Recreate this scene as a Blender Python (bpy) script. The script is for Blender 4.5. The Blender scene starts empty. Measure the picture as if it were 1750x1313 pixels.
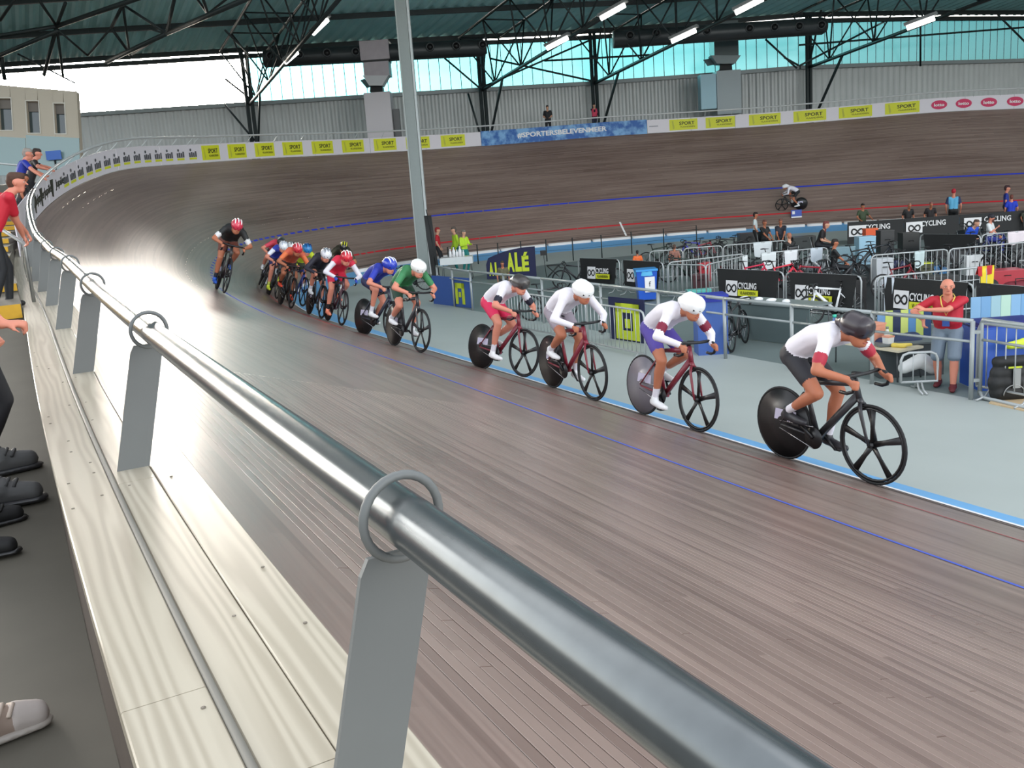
import bpy, bmesh, math, random
import numpy as np
from mathutils import Vector, Matrix
random.seed(7)
SC = bpy.context.scene
COL = SC.collection
# ---------------------------------------------------------------- camera
CAM = np.array([-6.20763, 22.87585, 3.16885])
CR = np.array([0.784412, -0.616238, -0.070353])
CU = np.array([0.176472, 0.113001, 0.977798])
CF = np.array([0.594606, 0.779411, -0.197388])
FPX, CX, CY = 1606.27, 875.0, 641.22
cd = bpy.data.cameras.new('camera')
cam = bpy.data.objects.new('camera', cd)
COL.objects.link(cam)
M = Matrix.Identity(4)
for i in range(3):
    M[i][0], M[i][1], M[i][2], M[i][3] = CR[i], CU[i], -CF[i], CAM[i]
cam.matrix_world = M
cd.sensor_fit = 'HORIZONTAL'
cd.sensor_width = 36.0
cd.lens = FPX / 1750.0 * 36.0
cd.shift_y = (CY - 656.5) / 1750.0
cd.clip_start = 0.05
cd.clip_end = 500
SC.camera = cam
# ---------------------------------------------------------------- world, light, exposure
SC.view_settings.view_transform = 'Standard'
SC.view_settings.look = 'None'
SC.view_settings.gamma = 1.0
SC.view_settings.use_curve_mapping = False
SC.view_settings.exposure = -0.27
W = bpy.data.worlds.new('hazy_evening_sky')
SC.world = W
W.use_nodes = True
nt = W.node_tree
bg = nt.nodes['Background']
sky = nt.nodes.new('ShaderNodeTexSky')
sky.sky_type = 'NISHITA'
sky.sun_disc = False
sky.sun_elevation = math.radians(11)
SUNAZ = math.radians(12.5)          # measured from +Y towards +X
sky.sun_rotation = SUNAZ
sky.air_density = 1.0
sky.dust_density = 5.0
sky.ozone_density = 1.0
hsv = nt.nodes.new('ShaderNodeHueSaturation')      # haze takes most of the colour out of the sky
hsv.inputs['Saturation'].default_value = 0.3
nt.links.new(sky.outputs[0], hsv.inputs['Color'])
nt.links.new(hsv.outputs[0], bg.inputs[0])
bg.inputs[1].default_value = 1.3


def area(name, loc, target, sx, sy, power, color):
    l = bpy.data.lights.new(name, 'AREA')
    l.shape = 'RECTANGLE'
    l.size, l.size_y, l.energy, l.color = sx, sy, power, color
    o = bpy.data.objects.new(name, l)
    COL.objects.link(o)
    o.location = loc
    o.rotation_euler = (Vector(target) - Vector(loc)).to_track_quat('-Z', 'Y').to_euler()
    return o


for i, (x, y) in enumerate([(4, 14), (4, 30), (16, 20), (16, 38), (28, 30), (30, 48), (18, 54)]):
    area('hall_lamp_row', (x, y, 14.5), (x, y, 0), 9, 1.2, 140, (1.0, 0.90, 0.84))
# daylight through the windows of the hall's other end, behind the camera
area('far_end_windows', (6, -16, 9.5), (10, 30, 0.5), 26, 4, 5500, (1.0, 0.96, 0.93))

# ---------------------------------------------------------------- track geometry (arc length s, offset d up the bank)
KN = [0, 16, 24, 32, 40, 48, 56, 64, 72, 80, 88, 96, 104, 112, 120, 140]
KV = [0.0034, 0.00632, 0.01004, -0.00158, -0.00295, 0.02532, 0.06389, 0.07088, 0.06015, 0.04255, 0.03124, 0.02345, 0.01736, 0.01145, 0.00568, 0.0]
BV = [13.518, 13.908, 16.227, 17.145, 17.083, 22.932, 39.611, 44.527, 46.38, 48.594, 47.33, 47.553, 42.223, 36.882, 31.537, 26.191]
TW = 7.412
S = np.arange(0, 140, 0.1)
_k = np.interp(S, KN, KV)
_b = np.interp(S, KN, BV)
_ker = np.hanning(61)
_ker /= _ker.sum()
_k = np.convolve(np.pad(_k, 30, 'edge'), _ker, 'valid')
BK = np.radians(np.convolve(np.pad(_b, 30, 'edge'), _ker, 'valid'))
TH = np.concatenate([[0], np.cumsum((_k[1:] + _k[:-1]) / 2 * 0.1)])
_tm = (TH[1:] + TH[:-1]) / 2
PX = np.concatenate([[0], np.cumsum(np.sin(_tm) * 0.1)])
PY = np.concatenate([[0], np.cumsum(np.cos(_tm) * 0.1)])


def tp(s, d, h=0.0, lat=0.0):
    """point on the track at arc length s, d metres up the bank, h above it, lat metres further out"""
    x, y, th, b = (float(np.interp(s, S, a)) for a in (PX, PY, TH, BK))
    o = d * math.cos(b) + lat
    return np.array([x - math.cos(th) * o, y + math.sin(th) * o, d * math.sin(b) + h])


def heading(s):
    th = float(np.interp(s, S, TH))
    return np.array([math.sin(th), math.cos(th), 0.0])


def outward(s):
    th = float(np.interp(s, S, TH))
    return np.array([-math.cos(th), math.sin(th), 0.0])


FLOOR = -0.55


def apron_z(d, wb):
    """height of the ground d metres inside the inner line"""
    if d < wb:
        return -0.25 * d
    return max(FLOOR, -0.25 * wb + (FLOOR + 0.25 * wb) * (d - wb) / (4.6 - wb))


def blue_w(s):
    return float(np.interp(s, [0, 38, 56, 140], [0.50, 0.50, 1.2, 1.2]))


def ray(px, py):
    return CF + CR * ((px - CX) / FPX) + CU * ((CY - py) / FPX)


def at(px, py, t):
    """the point seen at that place of the photograph, t metres deep"""
    return CAM + ray(px, py) * t


def hit(px, py, z=FLOOR):
    d = ray(px, py)
    return CAM + d * ((z - CAM[2]) / d[2])


def proj(p):
    d = np.asarray(p, float) - CAM
    z = d @ CF
    return CX + FPX * (d @ CR) / z, CY - FPX * (d @ CU) / z, z


def nearest_sd(p):
    i = int(np.argmin((PX - p[0]) ** 2 + (PY - p[1]) ** 2))
    n = outward(S[i])
    return S[i], (p[0] - PX[i]) * n[0] + (p[1] - PY[i]) * n[1]


def track_hit(px, py):
    d = ray(px, py)
    for t in np.arange(4, 75, 0.05):
        p = CAM + d * t
        s, o = nearest_sd(p)
        b = float(np.interp(s, S, BK))
        zz = o * math.tan(b) if o > 0 else apron_z(-o, blue_w(s))
        if p[2] < zz:
            return p, s, o / math.cos(b)
    return CAM + d * 40, 0, 0


def s_at_px(px, d=TW, h=0.4, lo=46.0, hi=110.0):
    a, b = lo, hi
    for _ in range(40):
        m = (a + b) / 2
        if proj(tp(m, d, h))[0] < px:
            a = m
        else:
            b = m
    return (a + b) / 2


# ---------------------------------------------------------------- object helpers
def link(name, me, mat=None, parent=None):
    o = bpy.data.objects.new(name, me)
    COL.objects.link(o)
    if mat is not None:
        for m in (mat if isinstance(mat, (list, tuple)) else [mat]):
            me.materials.append(m)
    if parent is not None:
        o.parent = parent
    return o


def tag(o, label=None, cat=None, group=None, kind=None):
    if label:
        o['label'] = label
    if cat:
        o['category'] = cat
    if group:
        o['group'] = group
    if kind:
        o['kind'] = kind
    return o


def thing(name, label=None, cat=None, loc=(0, 0, 0), group=None, kind=None, mat=None):
    o = bpy.data.objects.new(name, None)
    COL.objects.link(o)
    o.empty_display_size = 0.1
    if mat is not None:
        o.matrix_world = mat
    else:
        o.location = loc
    return tag(o, label, cat, group, kind)


def basis(z, up=(0, 0, 1)):
    z = np.asarray(z, float)
    z = z / np.linalg.norm(z)
    u = np.asarray(up, float)
    if abs(z @ u) > 0.97:
        u = np.array([1.0, 0, 0])
    x = np.cross(u, z)
    x /= np.linalg.norm(x)
    return x, np.cross(z, x), z


class MB:
    """collects shapes, builds one mesh object"""

    def __init__(self):
        self.v, self.f, self.m, self.sm = [], [], [], []

    def add(self, vs, fs, mi=0, smooth=False):
        n = len(self.v)
        self.v += [tuple(float(c) for c in v) for v in vs]
        self.f += [tuple(i + n for i in f) for f in fs]
        self.m += [mi] * len(fs)
        self.sm += [smooth] * len(fs)
        return self

    def box(self, c, size, ax=None, mi=0):
        """axis aligned or along the three axes in ax"""
        c = np.asarray(c, float)
        X, Y, Z = ax if ax is not None else (np.array([1., 0, 0]), np.array([0, 1., 0]), np.array([0, 0, 1.]))
        hx, hy, hz = [s / 2 for s in size]
        vs = [c + X * hx * i + Y * hy * j + Z * hz * k for i, j, k in
              [(-1, -1, -1), (1, -1, -1), (1, 1, -1), (-1, 1, -1), (-1, -1, 1), (1, -1, 1), (1, 1, 1), (-1, 1, 1)]]
        return self.add(vs, [(0, 3, 2, 1), (4, 5, 6, 7), (0, 1, 5, 4), (1, 2, 6, 5), (2, 3, 7, 6), (3, 0, 4, 7)], mi)

    def beam(self, a, b, w, h, up=(0, 0, 1), mi=0):
        a, b = np.asarray(a, float), np.asarray(b, float)
        L = np.linalg.norm(b - a)
        x, y, z = basis(b - a, up)
        return self.box((a + b) / 2, (w, h, L), (x, y, z), mi)

    def tube(self, pts, r, seg=10, closed=False, mi=0, caps=True, flat=None):
        """round tube along points; r a number or one per point"""
        pts = [np.asarray(p, float) for p in pts]
        n = len(pts)
        rs = [r] * n if np.isscalar(r) else list(r)
        vs, fs = [], []
        px = None
        for i, p in enumerate(pts):
            if closed:
                d = pts[(i + 1) % n] - pts[i - 1]
            else:
                d = pts[min(i + 1, n - 1)] - pts[max(i - 1, 0)]
            d = d / (np.linalg.norm(d) + 1e-12)
            if px is None:
                x, y, _ = basis(d)
            else:
                x = px - d * (px @ d)
                x /= np.linalg.norm(x)
                y = np.cross(d, x)
            px = x
            for k in range(seg):
                a = 2 * math.pi * k / seg
                o = (x * math.cos(a) + y * math.sin(a)) * rs[i]
                if flat is not None:
                    fa = np.asarray(flat[0], float)
                    o = o - fa * (o @ fa) * (1 - flat[1])
                vs.append(p + o)
        m = n if closed else n - 1
        for i in range(m):
            j = (i + 1) % n
            for k in range(seg):
                l = (k + 1) % seg
                fs.append((i * seg + k, i * seg + l, j * seg + l, j * seg + k))
        if caps and not closed:
            fs.append(tuple(range(seg - 1, -1, -1)))
            fs.append(tuple((n - 1) * seg + k for k in range(seg)))
        return self.add(vs, fs, mi, True)

    def torus(self, c, axis, R, r, seg=24, rs=8, mi=0, arc=1.0, start=0.0):
        x, y, z = basis(axis)
        c = np.asarray(c, float)
        n = seg if arc >= 1 else seg + 1
        p = [c + (x * math.cos(start + 2 * math.pi * arc * i / seg) + y * math.sin(start + 2 * math.pi * arc * i / seg)) * R for i in range(n)]
        return self.tube(p, r, rs, closed=arc >= 1, mi=mi)

    def ell(self, c, rad, ax=None, seg=14, rings=9, mi=0):
        c = np.asarray(c, float)
        X, Y, Z = ax if ax is not None else (np.array([1., 0, 0]), np.array([0, 1., 0]), np.array([0, 0, 1.]))
        if np.isscalar(rad):
            rad = (rad,) * 3
        vs = [c - Z * rad[2]]
        for i in range(1, rings):
            ph = -math.pi / 2 + math.pi * i / rings
            for k in range(seg):
                a = 2 * math.pi * k / seg
                vs.append(c + X * rad[0] * math.cos(ph) * math.cos(a) + Y * rad[1] * math.cos(ph) * math.sin(a) + Z * rad[2] * math.sin(ph))
        vs.append(c + Z * rad[2])
        fs = []
        for k in range(seg):
            fs.append((0, 1 + (k + 1) % seg, 1 + k))
            for i in range(rings - 2):
                a, b = 1 + i * seg, 1 + (i + 1) * seg
                fs.append((a + k, a + (k + 1) % seg, b + (k + 1) % seg, b + k))
            a = 1 + (rings - 2) * seg
            fs.append((a + k, a + (k + 1) % seg, len(vs) - 1))
        return self.add(vs, fs, mi, True)

    def cyl(self, a, b, r, seg=16, mi=0):
        return self.tube([a, b], r, seg, mi=mi)

    def disc(self, c, axis, R, th, seg=28, mi=0):
        z = np.asarray(axis, float)
        z = z / np.linalg.norm(z)
        c = np.asarray(c, float)
        return self.tube([c - z * th / 2, c + z * th / 2], R, seg, mi=mi)

    def quad(self, a, b, c, d, th=0.0, mi=0):
        a, b, c, d = [np.asarray(p, float) for p in (a, b, c, d)]
        if th == 0:
            return self.add([a, b, c, d], [(0, 1, 2, 3)], mi)
        n = np.cross(b - a, d - a)
        n = n / np.linalg.norm(n) * th
        vs = [a, b, c, d, a - n, b - n, c - n, d - n]
        return self.add(vs, [(0, 1, 2, 3), (7, 6, 5, 4), (0, 4, 5, 1), (1, 5, 6, 2), (2, 6, 7, 3), (3, 7, 4, 0)], mi)

    def sheet(self, rows, mi=0, smooth=True, th=0.0):
        """grid of points, optionally with thickness along its normal"""
        R, Cn = len(rows), len(rows[0])
        vs = [p for r in rows for p in r]
        fs = [(i * Cn + j, i * Cn + j + 1, (i + 1) * Cn + j + 1, (i + 1) * Cn + j) for i in range(R - 1) for j in range(Cn - 1)]
        return self.add(vs, fs, mi, smooth)

    def mesh(self, name):
        me = bpy.data.meshes.new(name)
        me.from_pydata(self.v, [], self.f)
        me.polygons.foreach_set('material_index', self.m)
        me.polygons.foreach_set('use_smooth', self.sm)
        me.update()
        return me

    def build(self, name, mat, parent=None):
        return link(name, self.mesh(name), mat, parent)


# ---------------------------------------------------------------- materials
MATS = {}


def mat(name, color, rough=0.6, metal=0.0, noise=0.0, nscale=8.0, coat=0.0, bump=0.0, emit=None, spec=None, alpha=None):
    if name in MATS:
        return MATS[name]
    m = bpy.data.materials.new(name)
    m.use_nodes = True
    t = m.node_tree
    b = t.nodes['Principled BSDF']
    c = (*color, 1.0)
    b.inputs['Base Color'].default_value = c
    b.inputs['Roughness'].default_value = rough
    b.inputs['Metallic'].default_value = metal
    if coat:
        b.inputs['Coat Weight'].default_value = coat
        b.inputs['Coat Roughness'].default_value = 0.1
    if spec is not None:
        b.inputs['Specular IOR Level'].default_value = spec
    if noise or bump:
        tc = t.nodes.new('ShaderNodeTexCoord')
        n = t.nodes.new('ShaderNodeTexNoise')
        n.inputs['Scale'].default_value = nscale
        n.inputs['Detail'].default_value = 4
        t.links.new(tc.outputs['Object'], n.inputs['Vector'])
        if noise:
            r = t.nodes.new('ShaderNodeMapRange')
            r.inputs['To Min'].default_value = 1 - noise
            r.inputs['To Max'].default_value = 1 + noise
            t.links.new(n.outputs['Fac'], r.inputs['Value'])
            mx = t.nodes.new('ShaderNodeMix')
            mx.data_type = 'RGBA'
            mx.blend_type = 'MULTIPLY'
            mx.inputs['Factor'].default_value = 1.0
            mx.inputs['A'].default_value = c
            t.links.new(r.outputs['Result'], mx.inputs['B'])
            t.links.new(mx.outputs['Result'], b.inputs['Base Color'])
        if bump:
            bp = t.nodes.new('ShaderNodeBump')
            bp.inputs['Strength'].default_value = bump
            bp.inputs['Distance'].default_value = 0.01
            t.links.new(n.outputs['Fac'], bp.inputs['Height'])
            t.links.new(bp.outputs['Normal'], b.inputs['Normal'])
    if emit:
        b.inputs['Emission Color'].default_value = (*emit[0], 1)
        b.inputs['Emission Strength'].default_value = emit[1]
    MATS[name] = m
    return m


def srgb(r, g, b):
    return tuple((c / 255 / 12.92) if c / 255 <= 0.04045 else ((c / 255 + 0.055) / 1.055) ** 2.4 for c in (r, g, b))


def nodes_of(name):
    m = bpy.data.materials.new(name)
    m.use_nodes = True
    MATS[name] = m
    return m, m.node_tree, m.node_tree.nodes['Principled BSDF']


def add_uv(me, uvs):
    """uvs: one (u, v) per vertex"""
    l = me.uv_layers.new(name='UVMap')
    idx = np.zeros(len(me.loops), dtype=np.int32)
    me.loops.foreach_get('vertex_index', idx)
    l.data.foreach_set('uv', np.asarray(uvs, dtype=np.float32)[idx].ravel())


# track timber: thin laths running along the track, worn and varnished; u along the track, v up the bank
def track_material():
    m, t, b = nodes_of('track_timber')
    N, L = t.nodes.new, t.links.new
    uv = N('ShaderNodeUVMap')
    sep = N('ShaderNodeSeparateXYZ')
    L(uv.outputs['UV'], sep.inputs[0])

    def math_(op, a, bb=None):
        n = N('ShaderNodeMath')
        n.operation = op
        for i, q in enumerate((a, bb)):
            if q is None:
                continue
            if isinstance(q, (int, float)):
                n.inputs[i].default_value = q
            else:
                L(q, n.inputs[i])
        return n.outputs[0]
    row = math_('FLOOR', math_('DIVIDE', sep.outputs['Y'], 0.044))
    ush = math_('ADD', sep.outputs['X'], math_('MULTIPLY', row, 1.37))
    seg = math_('FLOOR', math_('DIVIDE', ush, 3.6))
    cmb = N('ShaderNodeCombineXYZ')
    L(row, cmb.inputs[0])
    L(seg, cmb.inputs[1])
    wn = N('ShaderNodeTexWhiteNoise')
    wn.noise_dimensions = '3D'
    L(cmb.outputs[0], wn.inputs['Vector'])
    # grain, stretched along the lath
    cg = N('ShaderNodeCombineXYZ')
    L(math_('MULTIPLY', sep.outputs['X'], 0.9), cg.inputs[0])
    L(math_('MULTIPLY', sep.outputs['Y'], 30.0), cg.inputs[1])
    L(wn.outputs['Value'], cg.inputs[2])
    gn = N('ShaderNodeTexNoise')
    gn.inputs['Scale'].default_value = 1.6
    gn.inputs['Detail'].default_value = 5
    L(cg.outputs[0], gn.inputs['Vector'])
    # broad patches of wear
    cw = N('ShaderNodeCombineXYZ')
    L(math_('MULTIPLY', sep.outputs['X'], 0.16), cw.inputs[0])
    L(math_('MULTIPLY', sep.outputs['Y'], 0.7), cw.inputs[1])
    wear = N('ShaderNodeTexNoise')
    wear.inputs['Scale'].default_value = 1.0
    wear.inputs['Detail'].default_value = 6
    L(cw.outputs[0], wear.inputs['Vector'])
    tot = math_('ADD', math_('MULTIPLY', wn.outputs['Value'], 0.24), math_('ADD', math_('MULTIPLY', gn.outputs['Fac'], 0.40), math_('MULTIPLY', wear.outputs['Fac'], 0.62)))
    cr = N('ShaderNodeValToRGB')
    cr.color_ramp.elements[0].position = 0.30
    cr.color_ramp.elements[0].color = (*srgb(88, 65, 58), 1)
    cr.color_ramp.elements[1].position = 0.85
    cr.color_ramp.elements[1].color = (*srgb(148, 127, 117), 1)
    L(tot, cr.inputs[0])
    L(cr.outputs[0], b.inputs['Base Color'])
    rr = N('ShaderNodeMapRange')
    rr.inputs['To Min'].default_value = 0.26
    rr.inputs['To Max'].default_value = 0.42
    L(gn.outputs['Fac'], rr.inputs['Value'])
    L(rr.outputs['Result'], b.inputs['Roughness'])
    bp = N('ShaderNodeBump')
    bp.inputs['Strength'].default_value = 0.25
    bp.inputs['Distance'].default_value = 0.004
    L(gn.outputs['Fac'], bp.inputs['Height'])
    L(bp.outputs['Normal'], b.inputs['Normal'])
    b.inputs['Specular IOR Level'].default_value = 0.6
    b.inputs['Coat Weight'].default_value = 0.6
    b.inputs['Coat Roughness'].default_value = 0.36
    return m


TRACK = track_material()


def wood_material(name, c0, c1, rough=0.35):
    m, t, b = nodes_of(name)
    N, L = t.nodes.new, t.links.new
    tc = N('ShaderNodeUVMap')
    mp = N('ShaderNodeMapping')
    mp.inputs['Scale'].default_value = (0.55, 9.0, 1)
    L(tc.outputs['UV'], mp.inputs[0])
    n = N('ShaderNodeTexNoise')
    n.inputs['Scale'].default_value = 2.0
    n.inputs['Detail'].default_value = 3
    n.inputs['Distortion'].default_value = 0.4
    L(mp.outputs[0], n.inputs['Vector'])
    w = N('ShaderNodeTexWave')
    w.bands_direction = 'Y'
    w.inputs['Scale'].default_value = 0.8
    w.inputs['Distortion'].default_value = 14
    w.inputs['Detail'].default_value = 2
    L(mp.outputs[0], w.inputs['Vector'])
    mx = N('ShaderNodeMath')
    mx.operation = 'MULTIPLY_ADD'
    mx.inputs[1].default_value = 0.5
    L(w.outputs['Fac'], mx.inputs[0])
    hf = N('ShaderNodeMath')
    hf.operation = 'MULTIPLY'
    hf.inputs[1].default_value = 0.5
    L(n.outputs['Fac'], hf.inputs[0])
    L(hf.outputs[0], mx.inputs[2])
    cr = N('ShaderNodeValToRGB')
    cr.color_ramp.elements[0].position = 0.25
    cr.color_ramp.elements[0].color = (*c0, 1)
    cr.color_ramp.elements[1].position = 0.7
    cr.color_ramp.elements[1].color = (*c1, 1)
    L(mx.outputs[0], cr.inputs[0])
    L(cr.outputs[0], b.inputs['Base Color'])
    b.inputs['Roughness'].default_value = rough
    bp = N('ShaderNodeBump')
    bp.inputs['Strength'].default_value = 0.12
    bp.inputs['Distance'].default_value = 0.002
    L(mx.outputs[0], bp.inputs['Height'])
    L(bp.outputs['Normal'], b.inputs['Normal'])
    return m


CREAM = wood_material('cream_painted_timber', srgb(166, 157, 139), srgb(186, 178, 160), 0.32)
GALV = mat('galvanised_steel', srgb(150, 152, 150), 0.38, 0.75, noise=0.25, nscale=14)
GALVL = mat('pale_galvanised_steel', srgb(190, 195, 195), 0.5, 0.25, noise=0.1)
POSTG = mat('grey_painted_steel', srgb(104, 107, 106), 0.55, 0.0, noise=0.08, nscale=5)
STEEL = mat('dark_green_steel', srgb(38, 48, 50), 0.5, 0.2)
CONC = mat('dark_concrete', srgb(88, 84, 74), 0.75, noise=0.22, nscale=2.2, bump=0.15)
APRON = mat('grey_green_apron', srgb(164, 172, 168), 0.55, noise=0.07, nscale=0.8)
INFLOOR = mat('grey_infield_floor', srgb(112, 124, 122), 0.5, noise=0.1, nscale=0.7)
BLUE = mat('pale_blue_band_paint', srgb(104, 164, 212), 0.5, noise=0.05)
WHITE = mat('white_paint', srgb(232, 230, 230), 0.5)
REDL = mat('red_line_paint', srgb(196, 40, 50), 0.5)
BLUEL = mat('blue_line_paint', srgb(45, 62, 190), 0.5)
BLACK = mat('black_plastic', srgb(18, 18, 20), 0.45)
BLACKC = mat('black_cloth', srgb(22, 23, 24), 0.6, noise=0.2, nscale=3)
YEL = mat('yellow_green_print', srgb(214, 216, 40), 0.5)
DARKP = mat('dark_print', srgb(40, 38, 22), 0.6)
# ---------------------------------------------------------------- the track
def strip(d0, d1, s0, s1, ds, h=0.0, nd=1, zf=None, top_only=False):
    ss = np.arange(s0, s1 + ds / 2, ds)
    rows = []
    for s in ss:
        rows.append([tp(s, d0 + (d1 - d0) * j / nd, h) for j in range(nd + 1)])
    return ss, rows


track = thing('cycling_track', kind='structure')
PL0, PL1, PS0, PS1 = 3.476, 6.732, 22.0, 30.0     # the reach of the single laths nearest the camera
mb = MB()
uvs = []
NS = 420
for (a, b_, s0, s1) in [(0, PL0, 8, 139.5), (PL1, TW - 0.3, 8, 139.5), (PL0, PL1, 8, PS0), (PL0, PL1, PS1, 139.5)]:
    ss = np.linspace(s0, s1, max(12, int((s1 - s0) * 2)))
    nd = max(1, int((b_ - a) / 1.2))
    rows = [[tp(s, a + (b_ - a) * j / nd) for j in range(nd + 1)] for s in ss]
    mb.sheet(rows)
    uvs += [(s, a + (b_ - a) * j / nd) for s in ss for j in range(nd + 1)]
ss = np.linspace(40, 139.5, 200)                        # the top edge behind the boards
mb.sheet([[tp(s, TW - 0.3), tp(s, TW)] for s in ss])
uvs += [(s, d) for s in ss for d in (TW - 0.3, TW)]
ss = np.linspace(PS0, PS1, 17)                          # bed under the single laths
mb.sheet([[tp(s, PL0, -0.02), tp(s, PL1, -0.02)] for s in ss])
uvs += [(s, d) for s in ss for d in (PL0, PL1)]
me = mb.mesh('track_surface')
add_uv(me, uvs)
link('track_surface', me, TRACK, track)
rng = random.Random(3)
row = 0
d = PL0
while d < PL1 - 0.03:
    s = PS0 - 0.0
    first = True
    while s < PS1 - 0.2:
        e = s + (rng.uniform(0.8, 3.0) if first else rng.uniform(2.8, 4.0))
        first = False
        if e > PS1 - 0.7:
            e = PS1
        lift = rng.uniform(-0.0004, 0.0004)
        n = max(2, int((e - s) / 1.0) + 1)
        vs, uv = [], []
        w = 0.0414
        for q in np.linspace(s + 0.002, e - 0.002, n):
            for dd, hh in ((d, -0.02), (d, lift - 0.0015), (d + 0.0015, lift), (d + w - 0.0015, lift), (d + w, lift - 0.0015), (d + w, -0.02)):
                vs.append(tp(q, dd, hh))
                uv.append((q, d + 0.02))
        fs = [(i * 6 + j, i * 6 + j + 1, (i + 1) * 6 + j + 1, (i + 1) * 6 + j) for i in range(n - 1) for j in range(5)]
        fs += [(0, 1, 2, 3, 4, 5), tuple((n - 1) * 6 + 5 - j for j in range(6))]
        me = bpy.data.meshes.new('plank')
        me.from_pydata([tuple(v) for v in vs], [], fs)
        add_uv(me, [(u + row * 0.01, v) for u, v in uv])
        link('plank', me, TRACK, track)
        s = e
    d += 0.044
    row += 1


def line_on_track(name, d, w, m, s0=8, s1=139, h=0.003):
    mb = MB()
    for s_ in [np.linspace(s0, s1, 300)]:
        mb.sheet([[tp(s, d - w / 2, h), tp(s, d + w / 2, h)] for s in s_])
    return mb.build(name, m, track)


line_on_track('white_edge_line', 0.05, 0.11, WHITE, 8, 60, 0.006)
line_on_track('red_line', 0.9, 0.045, mat('worn_red_line_paint', srgb(150, 84, 84), 0.5), 8, 42)
line_on_track('red_line', 0.9, 0.09, REDL, 42, 139)
line_on_track('blue_line', 2.714, 0.05, mat('worn_blue_line_paint', srgb(66, 88, 186), 0.5), 8, 42)
line_on_track('blue_line', 2.714, 0.09, BLUEL, 42, 139)
line_on_track('black_line', 0.2, 0.04, mat('black_line_paint', srgb(60, 50, 48), 0.5), 8, 139)
# white finish tick on the far side
a, b_ = tp(s_at_px(1066, 0.9, 0, 60), 0.15, 0.004), tp(s_at_px(1062, 0.9, 0, 60), 1.1, 0.004)
x = np.cross(b_ - a, [0, 0, 1.0])
x = x / np.linalg.norm(x) * 0.1
MB().quad(a - x, a + x, b_ + x, b_ - x, 0.0).build('white_tick', WHITE, track)

mb = MB()
ss = np.linspace(4, 139.5, 320)
mb.sheet([[tp(s, 0, -0.02) - outward(s) * blue_w(s) * (1 - q) + np.array([0, 0, -0.25 * blue_w(s) * (1 - q) + 0.02 * q]) for q in (0, 1)] for s in ss])
tag(mb.build('blue_band', BLUE), kind='structure')
mb = MB()
rows = []
for s in ss:
    wb = blue_w(s)
    rows.append([tp(s, 0) - outward(s) * dd + np.array([0, 0, apron_z(dd, wb) + (-0.02 if dd <= wb else 0)]) for dd in (float(np.interp(s, [43, 52], [5.45, 4.8])), 4.6, 3.2, 1.8, wb)])
mb.sheet(rows)
tag(mb.build('apron', APRON), kind='structure')
# infield floor
pts_ = [tp(s, 0) - outward(s) * 4.7 for s in ss]
mb = MB()
mb.add([(p[0], p[1], FLOOR - 0.003) for p in pts_] + [(16.0, 34.0, FLOOR - 0.003)], [(i + 1, i, len(pts_)) for i in range(len(pts_) - 1)] + [(0, len(pts_) - 1, len(pts_))])
tag(mb.build('floor', INFLOOR), kind='structure')
# white foam edge cushions along the far inner line
FOAM = mat('white_foam', srgb(226, 222, 220), 0.7)
edges = [606, 752, 853, 934, 1010, 1078, 1137, 1208, 1276, 1300, 1333, 1377, 1440, 1500, 1560, 1604, 1640, 1675, 1710, 1760]
foamgrp = 'white foam cushions along the far inner line'
for i in range(len(edges) - 1):
    if edges[i] == 1276:
        continue
    s0, s1 = (s_at_px(e, -0.06, 0.05, 56, 112) for e in edges[i:i + 2])
    q = np.linspace(s0 + 0.06, s1 - 0.06, 8)
    p = [tp(s, -0.16, 0.08) for s in q]
    o = MB().tube(p, 0.12, 10).build('foam_cushion', FOAM)
    nth = 'first second third fourth fifth sixth seventh eighth ninth tenth eleventh twelfth thirteenth fourteenth fifteenth sixteenth seventeenth eighteenth nineteenth'.split()[i if i < 9 else i - 1]
    tag(o, nth + ' long white foam cushion from the left on the far track edge', 'cushion', foamgrp)
# ---------------------------------------------------------------- parapet of cream planks along the outer edge
def edge_strip(name, la, lb, z0, z1, s0, s1, m, parent, n=6, kind=None):
    """a plank lying along the outer edge between two lateral offsets, z0..z1 above it"""
    vs, uv = [], []
    qs = np.linspace(s0, s1, n)
    for s in qs:
        for la_, hh in ((la, z0), (la, z1 - 0.004), (la + 0.004, z1), (lb - 0.004, z1), (lb, z1 - 0.004), (lb, z0)):
            vs.append(tp(s, TW, hh, la_))
            uv.append((s, la_))
    fs = [(i * 6 + j, i * 6 + (j + 1) % 6, (i + 1) * 6 + (j + 1) % 6, (i + 1) * 6 + j) for i in range(n - 1) for j in range(6)]
    fs += [(5, 4, 3, 2, 1, 0), tuple((n - 1) * 6 + j for j in range(6))]
    me = bpy.data.meshes.new(name)
    me.from_pydata([tuple(v) for v in vs], [], fs)
    add_uv(me, uv)
    return link(name, me, m, parent)


par = thing('parapet', kind='structure')
for la, lb, z0, z1, cuts in [(-0.37, -0.212, -0.05, 0.0, (20, 22.9, 26.9, 31, 35, 39, 44)), (-0.208, -0.058, -0.05, 0.002, (20, 23.6, 25.75, 29.5, 33.5, 38, 44)), (-0.034, 0.155, -0.05, 0.012, (20, 24, 29, 33.2, 37.6, 44))]:
    for a, b_ in zip(cuts[:-1], cuts[1:]):
        edge_strip('plank', la, lb, z0, z1, a + 0.0015, b_ - 0.0015, CREAM, par, n=9)
mb = MB()
rng = random.Random(11)
for _ in range(34):                                          # nail heads sunk in the planks
    s, l = rng.uniform(22.6, 30), rng.choice([-0.33, -0.25, -0.18, -0.09, 0.0, 0.06, 0.12]) + rng.uniform(-0.012, 0.012)
    p = tp(s, TW, 0.013 if l > -0.03 else 0.002, l)
    mb.disc(p, (0, 0, 1), 0.006, 0.002, 8)
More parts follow.
